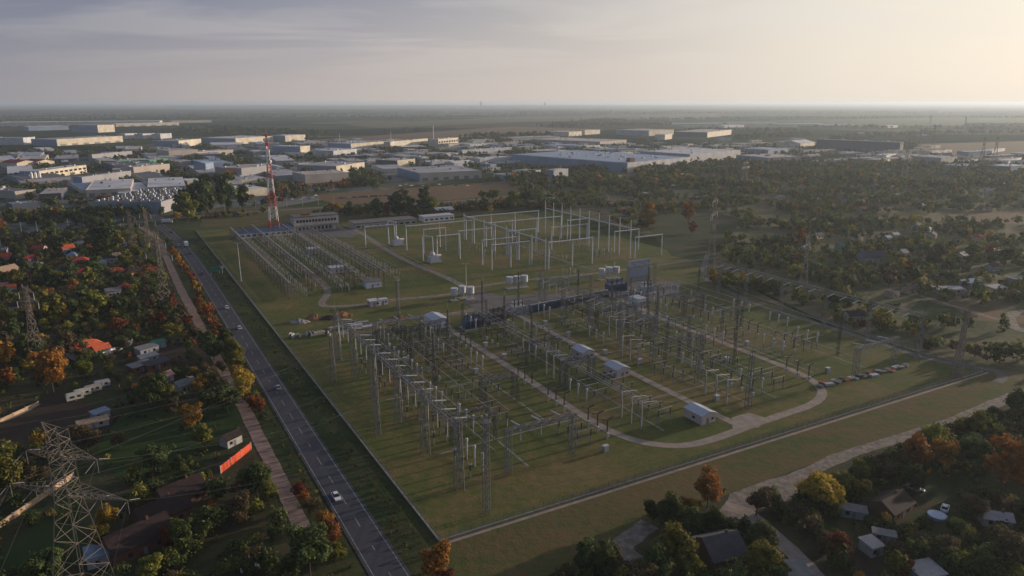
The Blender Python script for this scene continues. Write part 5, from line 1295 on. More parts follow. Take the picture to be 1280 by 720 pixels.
def bld(xc, yc, yt, xl, xr, yr=None, wl='white', rf='grey', label=None, az=None, maxl=420, units=0, docks=0, win=0, kind='flat', wl2=None, name='warehouse', cat='warehouse', dl=None):
    P = G(xc, yc); h = max(4., topz(xc, yc, yt))
    if yr is not None and az is None: Q = G(xr, yr); d = (Q-P).normalized()
    else: a = math.radians(az if az is not None else 60.3); d = Vector((math.sin(a), math.cos(a), 0))
    e = Vector((-d.y, d.x, 0))
    L = proj_len(P, d, xr); D = dl or proj_len(P, e, xl) if abs(xl-xc) > .1 else (dl or 40)
    if L <= 3 or L > maxl: L = min(max(abs(L), 20), maxl)
    if D <= 3 or D > maxl: D = min(max(abs(D), 20), maxl)
    t = thing(name, label, cat, P, math.atan2(d.y, d.x), None if label else 'halls of the trading estate')
    MB().box(0,L,0,D,0,h).build('wall', EW[wl], t)
    if kind == 'gable':
        MB().gable(-.5,L+.5,-.5,D+.5,h-.1,h+min(L,D)*.12,'x' if L > D else 'y',.3).build('roof', ER[rf], t)
        MB().gwall(.05,L-.05,.05,D-.05,h,h+min(L,D)*.12-.4,'x' if L > D else 'y').build('gable', EW[wl], t)
    elif kind == 'saw':
        n = max(2, int(D/22))
        b = MB()
        for i in range(n): b.gable(-.4,L+.4,i*D/n,(i+1)*D/n,h+.01,h+1.8,'x',.2)
        b.build('roof', ER[rf], t)
        MB().box(-.5,0,-.3,D,h-.8,h+.6).build('gutter', EW[wl], t)
    else:
        ro = MB().box(.3,L-.3,.3,D-.3,h+.004,h+.25).build('roof', ER[rf], t)
        for nm, bx in (('parapet',(-.15,L+.15,-.15,.28)), ('parapet',(-.15,.28,.285,D+.15))): MB().box(*bx,h-.3,h+.7).build(nm, EW[wl], t)
    if wl2: MB().box(-.35,-.004,0,D,.1,h-.35).build('side_wall', EW[wl2], t)  # on many halls a bluish panel puts the left face's shade into colour
    for i in range(docks): x = L*(i+.5)/docks; MB().box(x-L/docks*.25,x+L/docks*.25,-.12,-.004,.1,min(4.2,h*.6)).build('loading_door', m_door, t)
    for i in range(win): x = L*(i+.5)/win; MB().box(x-L/win*.33,x+L/win*.33,-.1,-.004,h*.5,h*.75).build('window', m_glass, t)
    q = random.Random(int(xc*7+yc))
    if kind == 'flat':
        for i in range(units): 
            x, y = q.uniform(.08,.92)*L, q.uniform(.08,.92)*D; s = q.uniform(1.5,3.5)
            if units > 60: x, y = L*(.07+(i%13)*.072+q.uniform(-.01,.01)), D*(.08+(i//13)*.14+q.uniform(-.02,.02)); s = q.uniform(1.2,2.)
            elif L*D < 1500: s *= .6
            MB().cbox(x,y,h+.26,s,s*1.3,q.uniform(1.,2.2)).build('roof_unit', [m_wsteel,m_gbox,m_darkroof][i%3], t)
    c = P+d*L/2+e*D/2; B_.append((c.x, c.y, max(L,D)/2, P, d, e, L, D))
    if label: landmark(label_short(label), (xc+xr)/2, (yc+yt)/2)
    else: later(t, f'{wl} walled', 'hall' if cat == 'warehouse' else cat, at=tuple(P+d*L*.5+Vector((0,0,h/2))))
    return t
bld(0,158.3,153.2,-60,200,156.2,'cream','white','longest cream white warehouse strip in the far left distance', maxl=900, docks=12, units=8, dl=160)
bld(145,158.5,154.8,120,224,156.6,'cream','white','second long cream warehouse right of the far left strip', maxl=500, docks=6, dl=90)
bld(215,153.8,151.2,200,265,153,'cream','white','thin far cream warehouse at the right end of the far strip', maxl=500, dl=70)
bld(36,163.5,158.5,0,86,162.2,'blue','white','pale blue long warehouse at the far left', dl=90, maxl=500)
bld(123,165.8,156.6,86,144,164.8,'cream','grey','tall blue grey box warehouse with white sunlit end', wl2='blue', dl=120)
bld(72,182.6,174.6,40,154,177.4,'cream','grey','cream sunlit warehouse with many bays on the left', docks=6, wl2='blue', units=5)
bld(30,181,172.5,-10,45,179.5,'white','grey','pale hall left of the cream sunlit warehouse', units=3)
for i, (x, x2) in enumerate([(157,172),(179,194),(201,215)]): bld(x,173.5,167.5,x-3,x2,172.5,'white','white',['left','middle','right'][i]+' white cube hall of three in a line on the far field', dl=30)
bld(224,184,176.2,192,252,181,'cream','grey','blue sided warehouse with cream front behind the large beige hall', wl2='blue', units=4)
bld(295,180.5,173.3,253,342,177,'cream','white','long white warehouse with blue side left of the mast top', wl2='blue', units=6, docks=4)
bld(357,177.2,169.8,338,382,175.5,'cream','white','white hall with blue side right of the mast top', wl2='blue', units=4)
bld(22,211,204,17,46,209,'cream','red','left half of the twin red gabled halls', kind='gable', dl=40)
bld(46,209.5,203,43,69,207.6,'cream','red','right half of the twin red gabled halls', kind='gable', dl=36)
bld(50,224.5,214.5,26,109,215.8,'cream','white','sunlit cream office block with three storeys at the left', wl2='blue', win=10, name='office_block', cat='office block', units=3)
bld(212,198.5,188.8,206,248,196.5,'beige','pink','large beige hall in the middle of the estate', units=3, dl=60)
bld(248,196.5,190.5,244,292,193,'beige','pink','long low beige annex right of the large beige hall', units=2, dl=40)
bld(116,201.5,193.5,111,166,196.5,'grey','white','grey hall with pale roof behind the green fronted shops', units=6)
bld(146,208,202,142,183,204,'green','grey','green fronted shop row', units=3, dl=30, name='shop', cat='shop')
bld(187,206,200.5,184,210,203.5,'green','grey','smaller green fronted shop', units=2, dl=25, name='shop', cat='shop')
bld(168,220,209.5,152,213,215,'beige','pink','beige grey broad hall before the dark tree belt', units=5)
bld(258,217,204.5,243,268,215,'blue','blue','blue gabled hall left of the orange fronted hall', kind='gable')
bld(303,224,211,270,340,219,'grey','pink','wide grey hall with an orange front', units=5, wl2='grey')
bld(284,224.6,213.5,283,303,223,'orange','dark','orange glazed entrance block of the wide grey hall', win=4, dl=12, name='shop', cat='shop')
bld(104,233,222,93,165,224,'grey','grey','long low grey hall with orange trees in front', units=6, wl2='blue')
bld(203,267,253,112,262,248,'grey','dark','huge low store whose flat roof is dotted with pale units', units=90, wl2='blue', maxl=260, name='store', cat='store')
bld(20,249,240,-30,46,246,'beige','dark','beige hall with grey roof at the left edge', units=8)
bld(16,263,256,0,52,259.5,'dark','blue','dark blue depot at the left edge', units=6, dl=20)
bld(300,247.5,238.5,296,336,244,'cream','white','cream hall just left of the mast', units=3, dl=50)
bld(376,194,183.5,341,388,192.5,'cream','white','blue sided hall with white sunlit end near the mast', wl2='blue', units=3)
bld(439,188.5,180,410,486,184.5,'cream','grey','long factory front left of the tall chimney', wl2='blue', units=10, docks=5, name='factory', cat='factory')
bld(488,187,177.5,480,535,182,'cream','grey','factory hall between the two pale chimneys', units=10, docks=4, name='factory', cat='factory')
bld(548,183.8,174.5,535,573,181,'cream','white','white factory offices right of the chimneys', win=8, units=4, name='office_block', cat='office block')
bld(417,197,189,392,446,194,'white','white','white hall with ribbed front below the factory', docks=8, units=3)
bld(421,217,208,372,456,211.5,'cream','grey','broad grey roofed hall with a small cream front', units=6, wl2='grey')
bld(382,229.5,219,366,436,226,'beige','pink','low beige hall above the brown field', units=5)
bld(525,226.5,217,497,602,222.5,'beige','grey','long ribbed hall beside the brown field', units=8, wl2='blue', docks=6)
bld(497,209.5,201,470,519,207,'cream','grey','glass sided hall above the long ribbed hall', wl2='dark', units=3)
bld(568,209,204.5,565,592,207,'white','white','small domed white hall by the trees', kind='gable', dl=25)
bld(600,206,199,585,640,203,'white','white', 'white strip hall left of the big blue complex', units=6)
bld(578,194,188,572,640,190,'white','white', 'pale hall behind the white strip hall', units=8)
bld(784,216,204,640,862,207.5,'white','blue','very long blue white complex with a maroon tower', wl2='blue', maxl=900, units=40)
bld(787,214.5,198,784,793,214,'maroon','dark','maroon tower at the corner of the long blue complex', dl=8, name='tower_block', cat='tower')
bld(862,204,193,800,925,198,'white','white','white halls right of the maroon tower', units=10, wl2='blue')
bld(711,170.6,165.2,681,727,169.4,'cream','pink','sunlit far hall above the beige roof hall', docks=3, units=5)
bld(731,168.6,163.2,726,750,167.4,'cream','pink','small sunlit far hall right of its larger neighbour', units=2, dl=40)
bld(811,170,163.5,770,842,168.3,'cream','pink','sunlit far hall in the centre distance', units=5, wl2='blue')
bld(831,174.8,168.5,822,840,173.6,'cream','white','small cream cube hall in the centre distance', dl=30)
bld(884,172,165.5,842,914,168.2,'cream','pink','dark sided far hall with a sunlit end', units=5, wl2='dark')
bld(750,183,177.5,665,783,180,'beige','pink','wide beige roof hall behind the blue complex', units=10, wl2='grey', maxl=600)
bld(640,176,172.5,600,700,174,'white','pink','far pale hall left of the wide beige roof', units=4, dl=60)
bld(692,226.5,213,682,710,224.5,'white','white','white box hall alone above the substation', units=2, wl2='blue')
bld(658,222.5,214.5,640,676,220.5,'white','grey','low white hall left of the white box hall', units=5)
bld(1124,191.5,178,1020,1128,191,'cream','grey','long dark glazed hall with a white end on the right', wl2='dark', maxl=600, dl=None, units=12)
bld(1000,186.5,179.5,975,1018,184.5,'cream','white','white gabled hall left of the dark glazed hall', kind='gable')
bld(1175,209,197.5,1140,1195,207,'cream','grey','grey stepped hall in the haze on the right', wl2='grey', units=4)
bld(1200,214,208,1180,1225,212,'blue','blue','low blue sheds below the grey stepped hall', dl=30)
bld(1262,218,208.5,1235,1282,216,'white','white','white hall at the right edge in the haze', wl2='dark', units=4)
bld(1262,206,201,1255,1280,205,'white','white','small white hall at the right edge', dl=30)
bld(960,205,197.5,920,1000,203,'beige','pink','striped pale hall with dark poplars in front', docks=6, units=6, wl2='blue')
bld(960,193,187.5,925,985,191,'blue','blue','blue roof hall behind the striped pale hall', units=4)
bld(905,160,157,880,930,159,'white','white', 'pale far hall in the haze', dl=60)
bld(1110,160,157,1100,1122,159.4,'white','white','white farm hall on the far meadow', dl=40)
q = random.Random(5)
for (x, y) in [(20,198),(52,190),(85,196),(182,230),(235,232),(330,200),(322,214),(345,226),(400,180),(420,205),(455,196),(540,196),(556,214),(610,214),(628,224),(520,192),(700,196),(730,190),(655,184),(720,206),(845,186),(880,182),(905,190),(940,178),(990,176),(1050,172),(1075,168),(1150,170),(1235,192),(1160,160),(300,230),(275,236),(250,222),(345,206),(10,222),(480,216),(900,176),(760,196),(820,190),(1010,198),(620,196),(640,206)]:
    s = q.uniform(12,26)*(y-128)/70; hh = q.uniform(4.,6.5)
    P = G(x, y); yt = px(P+Vector((0,0,hh)))[1]
    bld(x, y, yt, x-s*.5, x+s, None, q.choice(['white','cream','grey','beige','blue','white']), q.choice(['grey','white','pink','dark','grey']), az=q.choice([48,55,60,66]), units=q.randint(1,4), maxl=150)
# the rest of the estate: low halls packed between the ones above
ESP = [tuple(v[:2]) for v in Pp([(-20,214),(-20,196),(200,186),(420,178),(580,177),(760,184),(1000,181),(1280,190),(1280,210),(1000,206),(900,196),(640,214),(470,212),(360,236),(240,246),(100,250),(-20,262)])]
def clash(P, R):
    return any((P[0]-b[0])**2+(P[1]-b[1])**2 < (b[2]*.95+R)**2 for b in B_)
X0, X1, Y0, Y1 = min(p[0] for p in ESP), max(p[0] for p in ESP), min(p[1] for p in ESP), max(p[1] for p in ESP); nb_ = 0
for _ in range(9000):
    if nb_ >= 210: break
    P = (q.uniform(X0,X1), q.uniform(Y0,Y1))
    if not inside(P, ESP) or near_strip(P, CR, 30): continue
    L = q.uniform(22,95)*q.choice([.6,1,1.3]); D = q.uniform(16,48)
    if clash(P, max(L,D)*.46): continue
    h_ = q.uniform(4,8.5); x, y = px((P[0],P[1],0)); yt = px((P[0],P[1],h_))[1]
    zc = P[1]*CP+H*SP; s_ = F/zc; az_ = q.choice([44,52,58,60,64])
    bld(x, y, yt, x-D*math.cos(math.radians(az_))*s_, x+L*math.sin(math.radians(az_))*s_, None, q.choice(['white','cream','grey','beige','blue','white','dark','grey']), q.choice(['grey','white','pink','grey','dark','blue']), az=az_, units=q.randint(1,6), maxl=120, docks=q.randint(0,4) if L > 40 else 0, win=0)
    nb_ += 1
# chimneys, silos
for x, yb, yt, lb in [(425,181,168,'tall pale factory chimney standing left of the other two'),(489,179,166,'slim pale chimney in the middle of the factory'),(542,177,157,'tallest slim chimney at the right end of the factory'),(303,206,199,'short stack beside the wide grey hall')]:
    P = G(x, yb); h = topz(x, yb, yt); t = thing('chimney', lb, 'chimney', P, 0)
    MB().lathe(0,0,[(0,h*.03),(h,h*.016)],10).build('shaft', m_mwhite, t); MB().lathe(0,0,[(h,h*.02),(h+1.4,h*.02)],10).build('rim', m_gbox, t)
for i, (x, y) in enumerate([(41,229),(46,228.5),(51,228)]):
    P = G(x, y); h = topz(x, y, 215); t = thing('silo', ['left','middle','right'][i]+' tall pale silo beside the sunlit cream office block', 'silo', P, 0, 'pale silos')
    MB().lathe(0,0,[(0,1.6),(h*.9,1.6),(h,.5)],10).build('shell', m_mwhite, t); MB().lathe(0,0,[(h,.4),(h+1,.4)],8).build('vent', m_gbox, t)
# far town on the horizon
for i, (x, w, hh) in enumerate([(570,8,40),(582,10,36),(601,2,110),(612,8,34),(624,7,36),(681,2,90),(765,1.6,50),(676,4,50),(655,5,34),]):
    yb = 135.2 if x < 700 else (143 if x < 900 else 148); P = G(x, yb); s = (P.y*CP+H*SP)/F
    k = 1 if hh > 60 else .6
    t = thing('tower_block' if hh > 60 else 'town_block', f'tiny pale {"tower" if hh > 60 else "block"} on the far horizon', 'building', P, .4, 'town blocks on the horizon')
    MB().box(0,w*s*.6,0,40,0,hh*k).build('wall', EW['white'], t); MB().box(2,w*s*.6-2,2,38,hh*k+.01,hh*k+4).build('roof', EW['grey'], t)
    t['label'] = ''; later(t, 'tiny pale far', 'tower' if hh > 60 else 'block')
landmark('far horizon towards the town', 600, 133)
# ---- trees of the estate and the plain
def free(p):
    for cx, cy, R, P, d, e, L, D in B_:
        if abs(p[0]-cx) > R*1.6+10 or abs(p[1]-cy) > R*1.6+10: continue
        v = Vector((p[0], p[1], 0))-P; a, b = v.dot(d), v.dot(e)
        if -4-p[2] < a < L+4+p[2] and -4-p[2] < b < D+4+p[2]: return False
    return True
FLD = [[tuple(v[:2]) for v in Pp(L)] for L in [[(385,244),(640,226),(712,226),(700,234),(570,250),(420,256)],[(385,175),(640,158),(760,162),(640,170),(560,172),(420,178)],[(1130,196),(1150,180),(1290,176),(1500,176),(1500,196),(1290,198)],[(140,186),(240,174),(260,178),(210,187)],[(820,153),(1010,150),(1180,147),(1280,148),(1280,157),(1000,158),(860,160)],[(430,156),(640,146),(900,142),(900,147),(640,153),(470,160)]]]
def clean(L): return [p for p in L if free(p) and not any(inside(p[:2], f) for f in FLD)]
MIXE = [('G',12),('B',3),('Y',1.2),('O',.35),('R',.2)]
wood('estate_trees', 'trees between the halls of the trading estate', clean(fill([(-30,190),(200,186),(560,176),(760,184),(1000,180),(1300,188),(1300,212),(760,214),(640,226),(380,246),(330,264),(190,274),(190,292),(-40,298)], 5200, (2.6,5.4), MIXE, cl=(.011,.02))), 63, .24, MIXE)
def belt(a, b, n, w, rr, mix):
    A, Bq = G(*a), G(*b); out = []
    for i in range(n):
        t = random.random(); P = A.lerp(Bq, t); out.append((P.x+random.gauss(0,w), P.y+random.gauss(0,w), random.uniform(*rr), pick(mix)))
    return clean(out)
bl = []
for a, b, n, w, rr, mx in [((395,267),(560,270),75,5,(2.2,4.4),MIXL),((440,262),(600,262),50,7,(2.2,4.4),MIXL),((560,262),(700,258),70,8,(2.4,4.6),MIXL),((250,272),(330,268),25,5,(1.5,3),MIXL),((0,194),(110,196),160,16,(3.5,6),MIXE),((0,203),(60,214),70,10,(3,5.5),MIXE),((165,226),(250,226),130,9,(3,5),MIXE),((215,246),(330,240),40,8,(3,5),[('B',2),('G',2),('R',3)]),((78,240),(125,236),50,6,(2.5,4),[('O',3),('R',3),('B',1)]),((130,250),(190,262),40,6,(2.5,4.5),MIXE),((20,240),(60,258),60,7,(3,5.5),MIXE),((60,272),(190,268),120,10,(3,5.5),MIXL),((0,275),(60,272),60,9,(3,5),MIXL),((340,240),(450,232),50,8,(2.5,4),[('R',3),('O',3),('B',1)]),((450,214),(470,236),40,8,(3.5,6),MIXE),((375,200),(560,200),90,10,(3,5),MIXE),((540,192),(640,196),60,10,(3,5),MIXE),((800,176),(830,186),30,10,(4,7),MIXE),((660,214),(870,214),160,10,(3,5),MIXE),((560,176),(640,178),60,16,(4,6),MIXE),((1010,196),(1100,196),60,9,(3,5),MIXE),((1130,178),(1200,190),50,12,(4,6),MIXE),((640,190),(800,186),80,12,(3.5,5.5),MIXE)]:
    bl += belt(a, b, n, w, rr, mx)
wood('tree_belt', 'dark tree belts along the roads of the trading estate', bl, 84, .2, MIXE)
pl = []
for (a, b, n, w) in [((-40,150.5),(330,149),420,60),((260,160),(400,168),220,30),((330,172),(420,176),60,18),((220,162),(330,172),90,24),((480,166),(700,160),120,20),((640,166),(770,150),260,60),((560,172),(700,170),90,14),((700,158),(900,156),150,30),((900,176),(1010,168),80,16),((1040,174),(1180,168),90,16),((120,148),(700,146),500,90),((700,150),(1300,147),380,70),((1150,168),(1300,166),60,20),((1000,160),(1300,160),80,14),((-40,147),(500,143),520,160),((500,143),(1300,141),520,160),((860,164),(1000,164),60,12)]:
    pl += belt(a, b, n, w, (5,9), [('G',10),('B',2)])
wood('far_wood', 'dark woods in bands across the far plain', pl, 42, .34, MIXE)
def forest(name, lab, x0, x1, ya, yb, h):
    """a far forest read as one mass: a canopy slab with an uneven top"""
    A, Bp, C, D = G(x0,yb), G(x1,yb), G(x1,ya), G(x0,ya); nx, ny = 70, 22; V = []; Fq = []
    for j in range(ny+1):
        for i in range(nx+1):
            s, t = i/nx, j/ny; P = A.lerp(Bp, s).lerp(D.lerp(C, s), t); e = i in (0,nx) or j in (0,ny)
            V.append((P.x+random.uniform(-18,18), P.y+random.uniform(-18,18), 0 if e else h*random.uniform(.6,1.2)))
    for j in range(ny):
        for i in range(nx): k = j*(nx+1)+i; Fq.append((k,k+1,k+nx+2,k+nx+1))
    me = bpy.data.meshes.new(name); me.from_pydata(V, [], Fq); me.materials.append(mat('far_canopy', (.02,.03,.02), .95, .4, .01)); me.update()
    o = bpy.data.objects.new(name, me); COL.objects.link(o); tag(o, lab, 'forest', kind='stuff')
forest('far_forest', 'broad dark forest band under the left horizon', -60, 560, 138.5, 143.5, 16)
forest('far_forest', 'thin dark forest band on the horizon behind the town', 200, 900, 132.6, 134.5, 18)
forest('far_forest', 'pale hazy forest band under the right horizon', 640, 1180, 139.5, 141.5, 16)
forest('far_forest', 'small hazy wood in the right distance', 1210, 1290, 157, 162, 12)
# long low greenhouses on the meadow
for i, (x, y, w) in enumerate([(870,156,70),(940,155.5,60),(1000,156.5,60),(1045,157.5,50)]):
    P = G(x-w/2, y); Q = G(x+w/2, y-.4)
    o = MB(); d = (Q-P); L = d.length; o.gable(0,L,0,60,3.5,7,'x',.2); o.box(.1,L-.1,.1,59.9,0,3.45)
    g_ = o.build('greenhouse', EW['blue']); g_.location = P; g_.rotation_euler = (0,0,math.atan2(d.y,d.x)); tag(g_, None, 'greenhouse', 'low greenhouses on the far meadow'); later(g_, 'long bluish', 'greenhouse')
# ================================================================== vehicles
CARC = {'white': mat('paint_white', (.7,.7,.72), .35, .04, 1.), 'silver': mat('paint_silver', (.38,.39,.42), .35, .05, 1., metal=.4), 'dark': mat('paint_dark', (.03,.032,.04), .35, .05, 1.), 'red': mat('paint_red', (.35,.03,.03), .35, .05, 1.), 'blue': mat('paint_blue', (.04,.09,.22), .35, .05, 1.)}
m_tyre = mat('tyre', (.02,.02,.02), .9, .1, 2.); m_lamp = mat('headlamp_glass', (.7,.7,.7), .2, .05, 2.); m_tail = mat('tail_lamp', (.4,.02,.02), .3, .05, 2.)
def car_body():
    b = MB(); S = [(-2.15,.35,.75,.78),(-2.1,.25,.88,.84),(-1.2,.22,.95,.88),(1.0,.22,.92,.88),(1.9,.25,.75,.82),(2.15,.35,.62,.7)]
    for x, z0, z1, w in S: b.v += [(x,-w,z0),(x,w,z0),(x,w,z1),(x,-w,z1)]
    for i in range(len(S)-1):
        for k in range(4): j = (k+1)%4; b.f.append((i*4+k,(i+1)*4+k,(i+1)*4+j,i*4+j)); b.m.append(0)
    b.f.append((3,2,1,0)); n = 4*(len(S)-1); b.f.append((n,n+1,n+2,n+3)); b.m += [0,0]; return b
def cabin(b):
    n = len(b.v); b.v += [(-1.75,-.74,.9),(-1.75,.74,.9),(1.05,.78,.9),(1.05,-.78,.9),(-1.25,-.6,1.44),(-1.25,.6,1.44),(.25,.62,1.46),(.25,-.62,1.46)]
    for q in ((0,1,5,4),(1,2,6,5),(2,3,7,6),(3,0,4,7),(4,5,6,7),(3,2,1,0)): b.f.append(tuple(n+i for i in q)); b.m.append(0)
    return b
def car(P, rz, c, label, sc=1.):
    t = thing('car', label, 'car', P, rz, 'cars driving on the trunk road')
    car_body().build('body', CARC[c], t); cabin(MB()).build('window', m_glass, t)
    MB().box(-1.2,.2,-.57,.57,1.45,1.5).build('roof', CARC[c], t)
    for x in (-1.35,1.35):
        for s in (-1,1):
            w = MB().bar((x,s*.66,.33),(x,s*.87,.33),.66,.66,12).build('wheel', m_tyre, t)
    for s in (-1,1):
        MB().box(2.02,2.16,s*.6-.16,s*.6+.16,.52,.66).build('headlight', m_lamp, t); MB().box(-2.17,-2.08,s*.62-.14,s*.62+.14,.6,.74).build('tail_light', m_tail, t)
    return t
up = math.atan2(EU.y, EU.x)
for x, y, c, dr, lb in [(420.5,623,'white',0,'white car nearest the camera on the left lane of the trunk road'),(347.5,486,'silver',1,'silver car with dark roof second nearest on the trunk road'),(299.5,411,'white',1,'white car on the trunk road beside the rust red trees'),(283.5,385.5,'white',1,'small white car on the road ahead of the green trees'),(253,343,'dark',0,'dark car on the road level with the green sign'),(237,318,'dark',1,'dark car just behind the white truck'),(223,307.5,'silver',0,'silver car on the left lane beside the white truck'),(214,291,'dark',1,'distant dark car near the junction')]:
    P = G(x, y); u, v = UV(P); car(W(u, v, .075), up+(PI if dr == 0 else 0)*1, c, lb)
    landmark(label_short(lb), x, y)
def truck(P, rz, label, L=9., cab='white', box='white'):
    t = thing('truck', label, 'truck', P, rz)
    MB().box(-L/2,L/2-2.2,-1.25,1.25,1.05,3.7).build('cargo_box', CARC[box], t)
    b = MB(); b.box(L/2-2.05,L/2,-1.15,1.15,.6,2.7); b.build('cab', CARC[cab], t)
    MB().box(L/2-.9,L/2+.03,-1.0,1.0,1.7,2.5).build('windscreen', m_glass, t)
    MB().box(-L/2+.1,L/2-.1,-.5,.5,.6,1.0).build('chassis', m_tyre, t)
    for x in (-L/2+1.2,-L/2+2.4,L/2-1.2):
        for s in (-1,1): MB().bar((x,s*.85,.5),(x,s*1.2,.5),1.,1.,12).build('wheel', m_tyre, t)
    return t
P = G(233,308); u, v = UV(P); truck(W(u,v,.075), up, 'white box truck driving away on the trunk road', 8.5); landmark('white box truck', 233, 306)
P = G(209,279); truck(Vector((P.x,P.y,.08)), .3, 'white lorry crossing at the junction above the trunk road', 9)
# direction sign on the verge
t = thing('direction_sign', 'green direction sign with a white border on the dark verge', 'sign', G(269.5,343.5), GA)
hh = 5.2; s = MB().box(-3.2,3.2,-.06,.06,2.2,hh).build('sign_panel', m_green_sign, t)
b = MB()
for bx in ((-3.1,3.1,hh-.22,hh-.1),(-3.1,3.1,2.3,2.42),(-3.1,-2.98,2.42,hh-.22),(2.98,3.1,2.42,hh-.22)): b.box(bx[0],bx[1],-.075,-.063,bx[2],bx[3])
b.build('border', m_white, s)
for x in (-2.4,2.4): MB().bar((x,.12,0),(x,.12,hh),.16).build('pole', m_gbox, t)
MB().box(3.35,5.2,-.06,.06,3.6,hh).build('side_panel', m_gbox, t); MB().bar((4.2,.12,0),(4.2,.12,3.6),.14).build('pole', m_gbox, t)
# parked cars: one low mesh each
def parked_mesh(c):
    b = car_body(); b.mi = 1; n = len(b.f); cabin(b); b.m[n:] = [1]*(len(b.f)-n); b.mi = 0; b.box(-1.2,.2,-.57,.57,1.45,1.5); return b.mesh('parked_car', [CARC[c], m_glass])
PM = {c: parked_mesh(c) for c in CARC}
def park(x, y, az=0., s=1.):
    c = random.choice(['white','silver','dark','white','silver','red','blue'])
    o = bpy.data.objects.new('parked_car', PM[c]); COL.objects.link(o); o.location = G(x, y)+Vector((0,0,.12)); o.rotation_euler = (0,0,GA+az); tag(o, None, 'car', 'parked cars on the lots'); later(o, f'{c} parked', 'car')
for i in range(26): park(424+i*2.85, 248.2-i*.16, PI/2)
for r in range(5):
    for i in range(9): 
        if random.random() < .8: park(-2+i*7+r*2, 309-r*3.6-i*.35, random.choice([0,PI]))
for i in range(18): park(330+i*3.8, 249.5-(i%3)*2.4, .3)
for i in range(10): park(60+i*5, 277+(i%2)*1.2, .1)
for i in range(14): park(500+i*7, 232.5-(i%2)*1.6, .2)
for x, y in [(1080,347),(1205,352),(1230,360),(1262,372),(1276,366),(1190,312)]: park(x, y, random.random()*3)
landmark('car park by the left edge', 25, 300); landmark('brown field by the estate', 530, 240)
P = G(1181,637); car(P, .9, 'white', 'white car parked beside the blue pool')
P = G(1145,613); car(P, -.6, 'silver', 'silver car parked under bushes above the blue pool')
P = G(313,712); car(P, .4, 'white', 'white car half hidden in dark bushes at the bottom')
# ================================================================== power line pylons
m_pyl = mat('pylon_steel', (.185,.16,.135), .6, .12, 1., metal=.2)
def pylon(P, h, rz, label, bw=7., arms=((.72,12.5),(.92,7.)), cage=2.2, bar=.12, leg=.22, grp='power line pylons', top=3.2, detail=True, nb=5, xs=1.):
    t = thing('pylon', label or '', 'pylon', P, rz, grp)
    zb = h*.62; b = MB(); bar *= xs; leg *= xs
    lat(b, (0,0,0), (0,0,zb), bw, cage, nb, bar, leg)
    lat(b, (0,0,zb), (0,0,h), cage, cage*.8, nb+1, bar, leg); b.build('lattice_body', m_pyl, t)
    tips = []
    for fz, ln in arms:
        z = h*fz
        for s in (-1,1):
            a = MB(); w = cage*.45; e = Vector((s*ln,0,z+.2))
            roots = [Vector((s*cage*.45,sy*w,z+dz)) for sy in (-1,1) for dz in (0,1.9)]
            for r_ in roots: a.bar(r_, e, bar*1.3)
            n = max(3, int(ln/1.7))
            for i in range(1, n):
                q = [r_.lerp(e, i/n) for r_ in roots]; q0 = [r_.lerp(e, (i-1)/n) for r_ in roots]
                a.bar(q[0], q[1], bar); a.bar(q[2], q[3], bar); a.bar(q0[0], q[2], bar); a.bar(q0[1], q[3], bar); a.bar(q[0], q0[1], bar); a.bar(q[0], q0[2], bar)
            a.build('crossarm', m_pyl, t)
            for fr in ((1.,) if ln < 9 else (1., .55)):
                x = s*(ln*fr-.1 if fr == 1. else ln*fr); tips.append((x, z))
                if detail:
                    for dy, ly in ((-.5,-3.2), (.5,3.2)): MB().bar((x,dy,z+.05),(x,ly,z-1.2),.13,.13,6).build('insulator_string', m_steel, t)
                    MB().bar((x,0,z),(x,0,z-2.8),.12,.12,6).build('insulator_string', m_steel, t)
                else: MB().bar((x,0,z),(x,0,z-2.8),.3,.3,5).build('insulator_string', m_ins, t)
    pk = MB()
    for s in (-1,1):
        e = Vector((s*top,0,h+1.6))
        for sy in (-1,1): pk.bar((s*.3,sy*cage*.4,h),e,bar*1.2); pk.bar((s*.3,sy*cage*.4,h-2),e,bar*1.2)
    pk.build('peak', m_pyl, t)
    R = Matrix.Rotation(rz, 3, 'Z'); return t, [Vector(P)+R@Vector((x,0,z)) for x, z in tips], [Vector(P)+R@Vector((s*top,0,h+1.5)) for s in (-1,1)]
zt = 27.
C1 = (G(12,606,zt)+G(160,627,zt))/2; C1.z = 0; d1 = G(160,627,zt)-G(12,606,zt)
PA, T1, E1 = pylon(C1, 41, math.atan2(d1.y, d1.x), 'huge close lattice pylon with two crossarms in the bottom left corner', bw=9.2, arms=((zt/41,d1.length/2),(.865,d1.length*.30)), cage=3.5, bar=.085, leg=.17, top=3.4, nb=6)
landmark('huge close pylon', 85, 640)
def pyl(x, yb, yt, az, lb=None, **k):
    P = G(x, yb); h = topz(x, yb, yt)
    r = pylon(P, h, math.radians(az), lb, **k)
    if lb: landmark(label_short(lb), x, (yb+yt)/2)
    else: later(r[0], 'hazy lattice', 'pylon', at=(P[0],P[1],h*.6))
    return r
P2 = pyl(47,446,360,-8,'slim lattice pylon standing among the trees at the left edge', bw=4.5, arms=((.8,5),(.93,3.5)), cage=1.6, top=1.5, detail=False)
P3 = pyl(207,384,292,-14,'tall lattice pylon standing among brown trees beside the slab path', bw=5.5, arms=((.72,8),(.88,5)), cage=1.8, top=1.8, detail=False, nb=6)
P4 = pyl(187,312,262,-14,'right one of the two pylons near the road junction', bw=5.5, arms=((.72,8),(.88,5)), cage=1.8, top=1.8, detail=False)
P5 = pyl(167,314,266,-14,'left one of the two pylons near the road junction', bw=5.5, arms=((.72,8),(.88,5)), cage=1.8, top=1.8, detail=False)
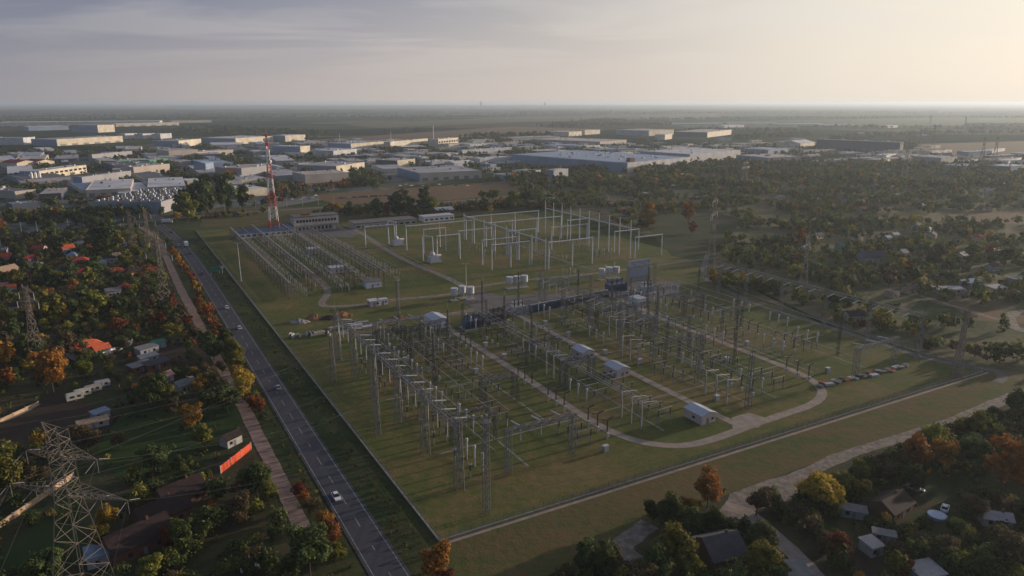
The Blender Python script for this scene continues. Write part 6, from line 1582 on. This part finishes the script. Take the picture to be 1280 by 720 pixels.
P6 = pyl(887,349,232,62,'tallest thin pylon at the bend of the fence road', bw=5.5, arms=((.70,9),(.84,6.5)), cage=1.8, top=2, detail=False, nb=9)
P7 = pyl(755,284,236,40,'thin reddish lattice pylon behind the grassy yard', bw=4, arms=((.8,5),), cage=1.2, top=1, detail=False)
P8 = pyl(1195,472,390,0,'slim pylon by the east fence corner', bw=3, arms=((.93,4),), cage=1.3, top=1.2, detail=False, nb=8)
P9 = pyl(1003,365,290,55,'leaning-looking pylon behind the long east gantry beam', bw=4.5, arms=((.8,6),(.93,4)), cage=1.6, top=1.4, detail=False, nb=7)
for x, yb, yt, az in [(1242,205,172,50),(1226,207,173,50),(1165,189,158,40),(1148,190,162,40),(1205,166,146,40),(1162,160,144,40),(930,232,200,50),(1130,222,188,50)]:
    pyl(x, yb, yt, az, None, bw=9, arms=((.7,14),(.88,9)), cage=3, detail=False, xs=2.2)
# conductors of the big line: from the close pylon to the first gantries and away behind the camera
tg = [W(160+3.5,74.3,19), W(184+8,74.3,19), W(184+15,74.3,19), W(206.5+8,74.3,19), W(231.5+3,74.3,19), W(254+3,74.3,19)]
T1s = sorted(T1, key=lambda p: -p.x)
for a, b in zip(T1s[:3]+T1s[3:6], tg): wire(a, b, 3.5, .045, name='power_line_wire', adj='long sagging power', grp='conductors from the close pylon')
for k, a in enumerate(T1): wire(a, a+Vector((88,-236,-3)), 6, .04, name='power_line_wire', adj='steep near', grp='conductors behind the camera', n=24)
for e in E1: wire(e, W(231,74.3,23), 2.5, .03, name='earth_wire', adj='thin upper')
def span(A, B, sag=5, r=.09):
    r *= .7
    for i, (a, b) in enumerate(zip(A, B)): wire(a, b, sag, r, name='power_line_wire', adj='thin sagging power', grp='conductors of the distant lines')
span(P2[1], P3[1], 6, .07)
span([p+Vector((-260,-120,0)) for p in P2[1]], P2[1], 6, .07)
span(P3[1][:4], [p for p in P4[1][:4]], 6, .1); span(P3[2], P5[2], 4, .08)
span(P4[1][:4], [W(592,78+k*5,11) for k in range(4)], 5, .1)
span(P5[1][:4], [G(430,262,22)+Vector((0,k*6,0)) for k in range(4)], 8, .12)
span([G(-60,292,30)+Vector((0,k*5,0)) for k in range(3)], [G(330,262,30)+Vector((0,k*6,0)) for k in range(3)], 9, .14)
span(P6[1][:4], [W(249+k*6,283,21) for k in range(4)], 3, .1)
span(P6[1][:4], P7[1]+P7[1], 6, .1)
span(P9[1][:4], [W(201+k*5,283,21) for k in range(4)], 3, .08)
# small street lamps along the cross road
for i in range(22):
    x = 8+i*19.5; y = np.interp(x, [0,90,150,200,270,345,430], [297,290,281,275,268,263,258])-3.2
    P = G(x, float(y)); t = thing('street_lamp', '', 'street lamp', P, GA, 'street lamps along the cross road')
    MB().bar((0,0,0),(0,0,9),.26,.16,6).build('pole', m_gbox, t); MB().bar((0,0,9),(0,-1.8,9.3),.14).cbox(0,-2.1,9.2,.4,.9,.18).build('lamp_head', m_gbox, t); later(t, 'slim grey', 'street lamp')
finish_labels()
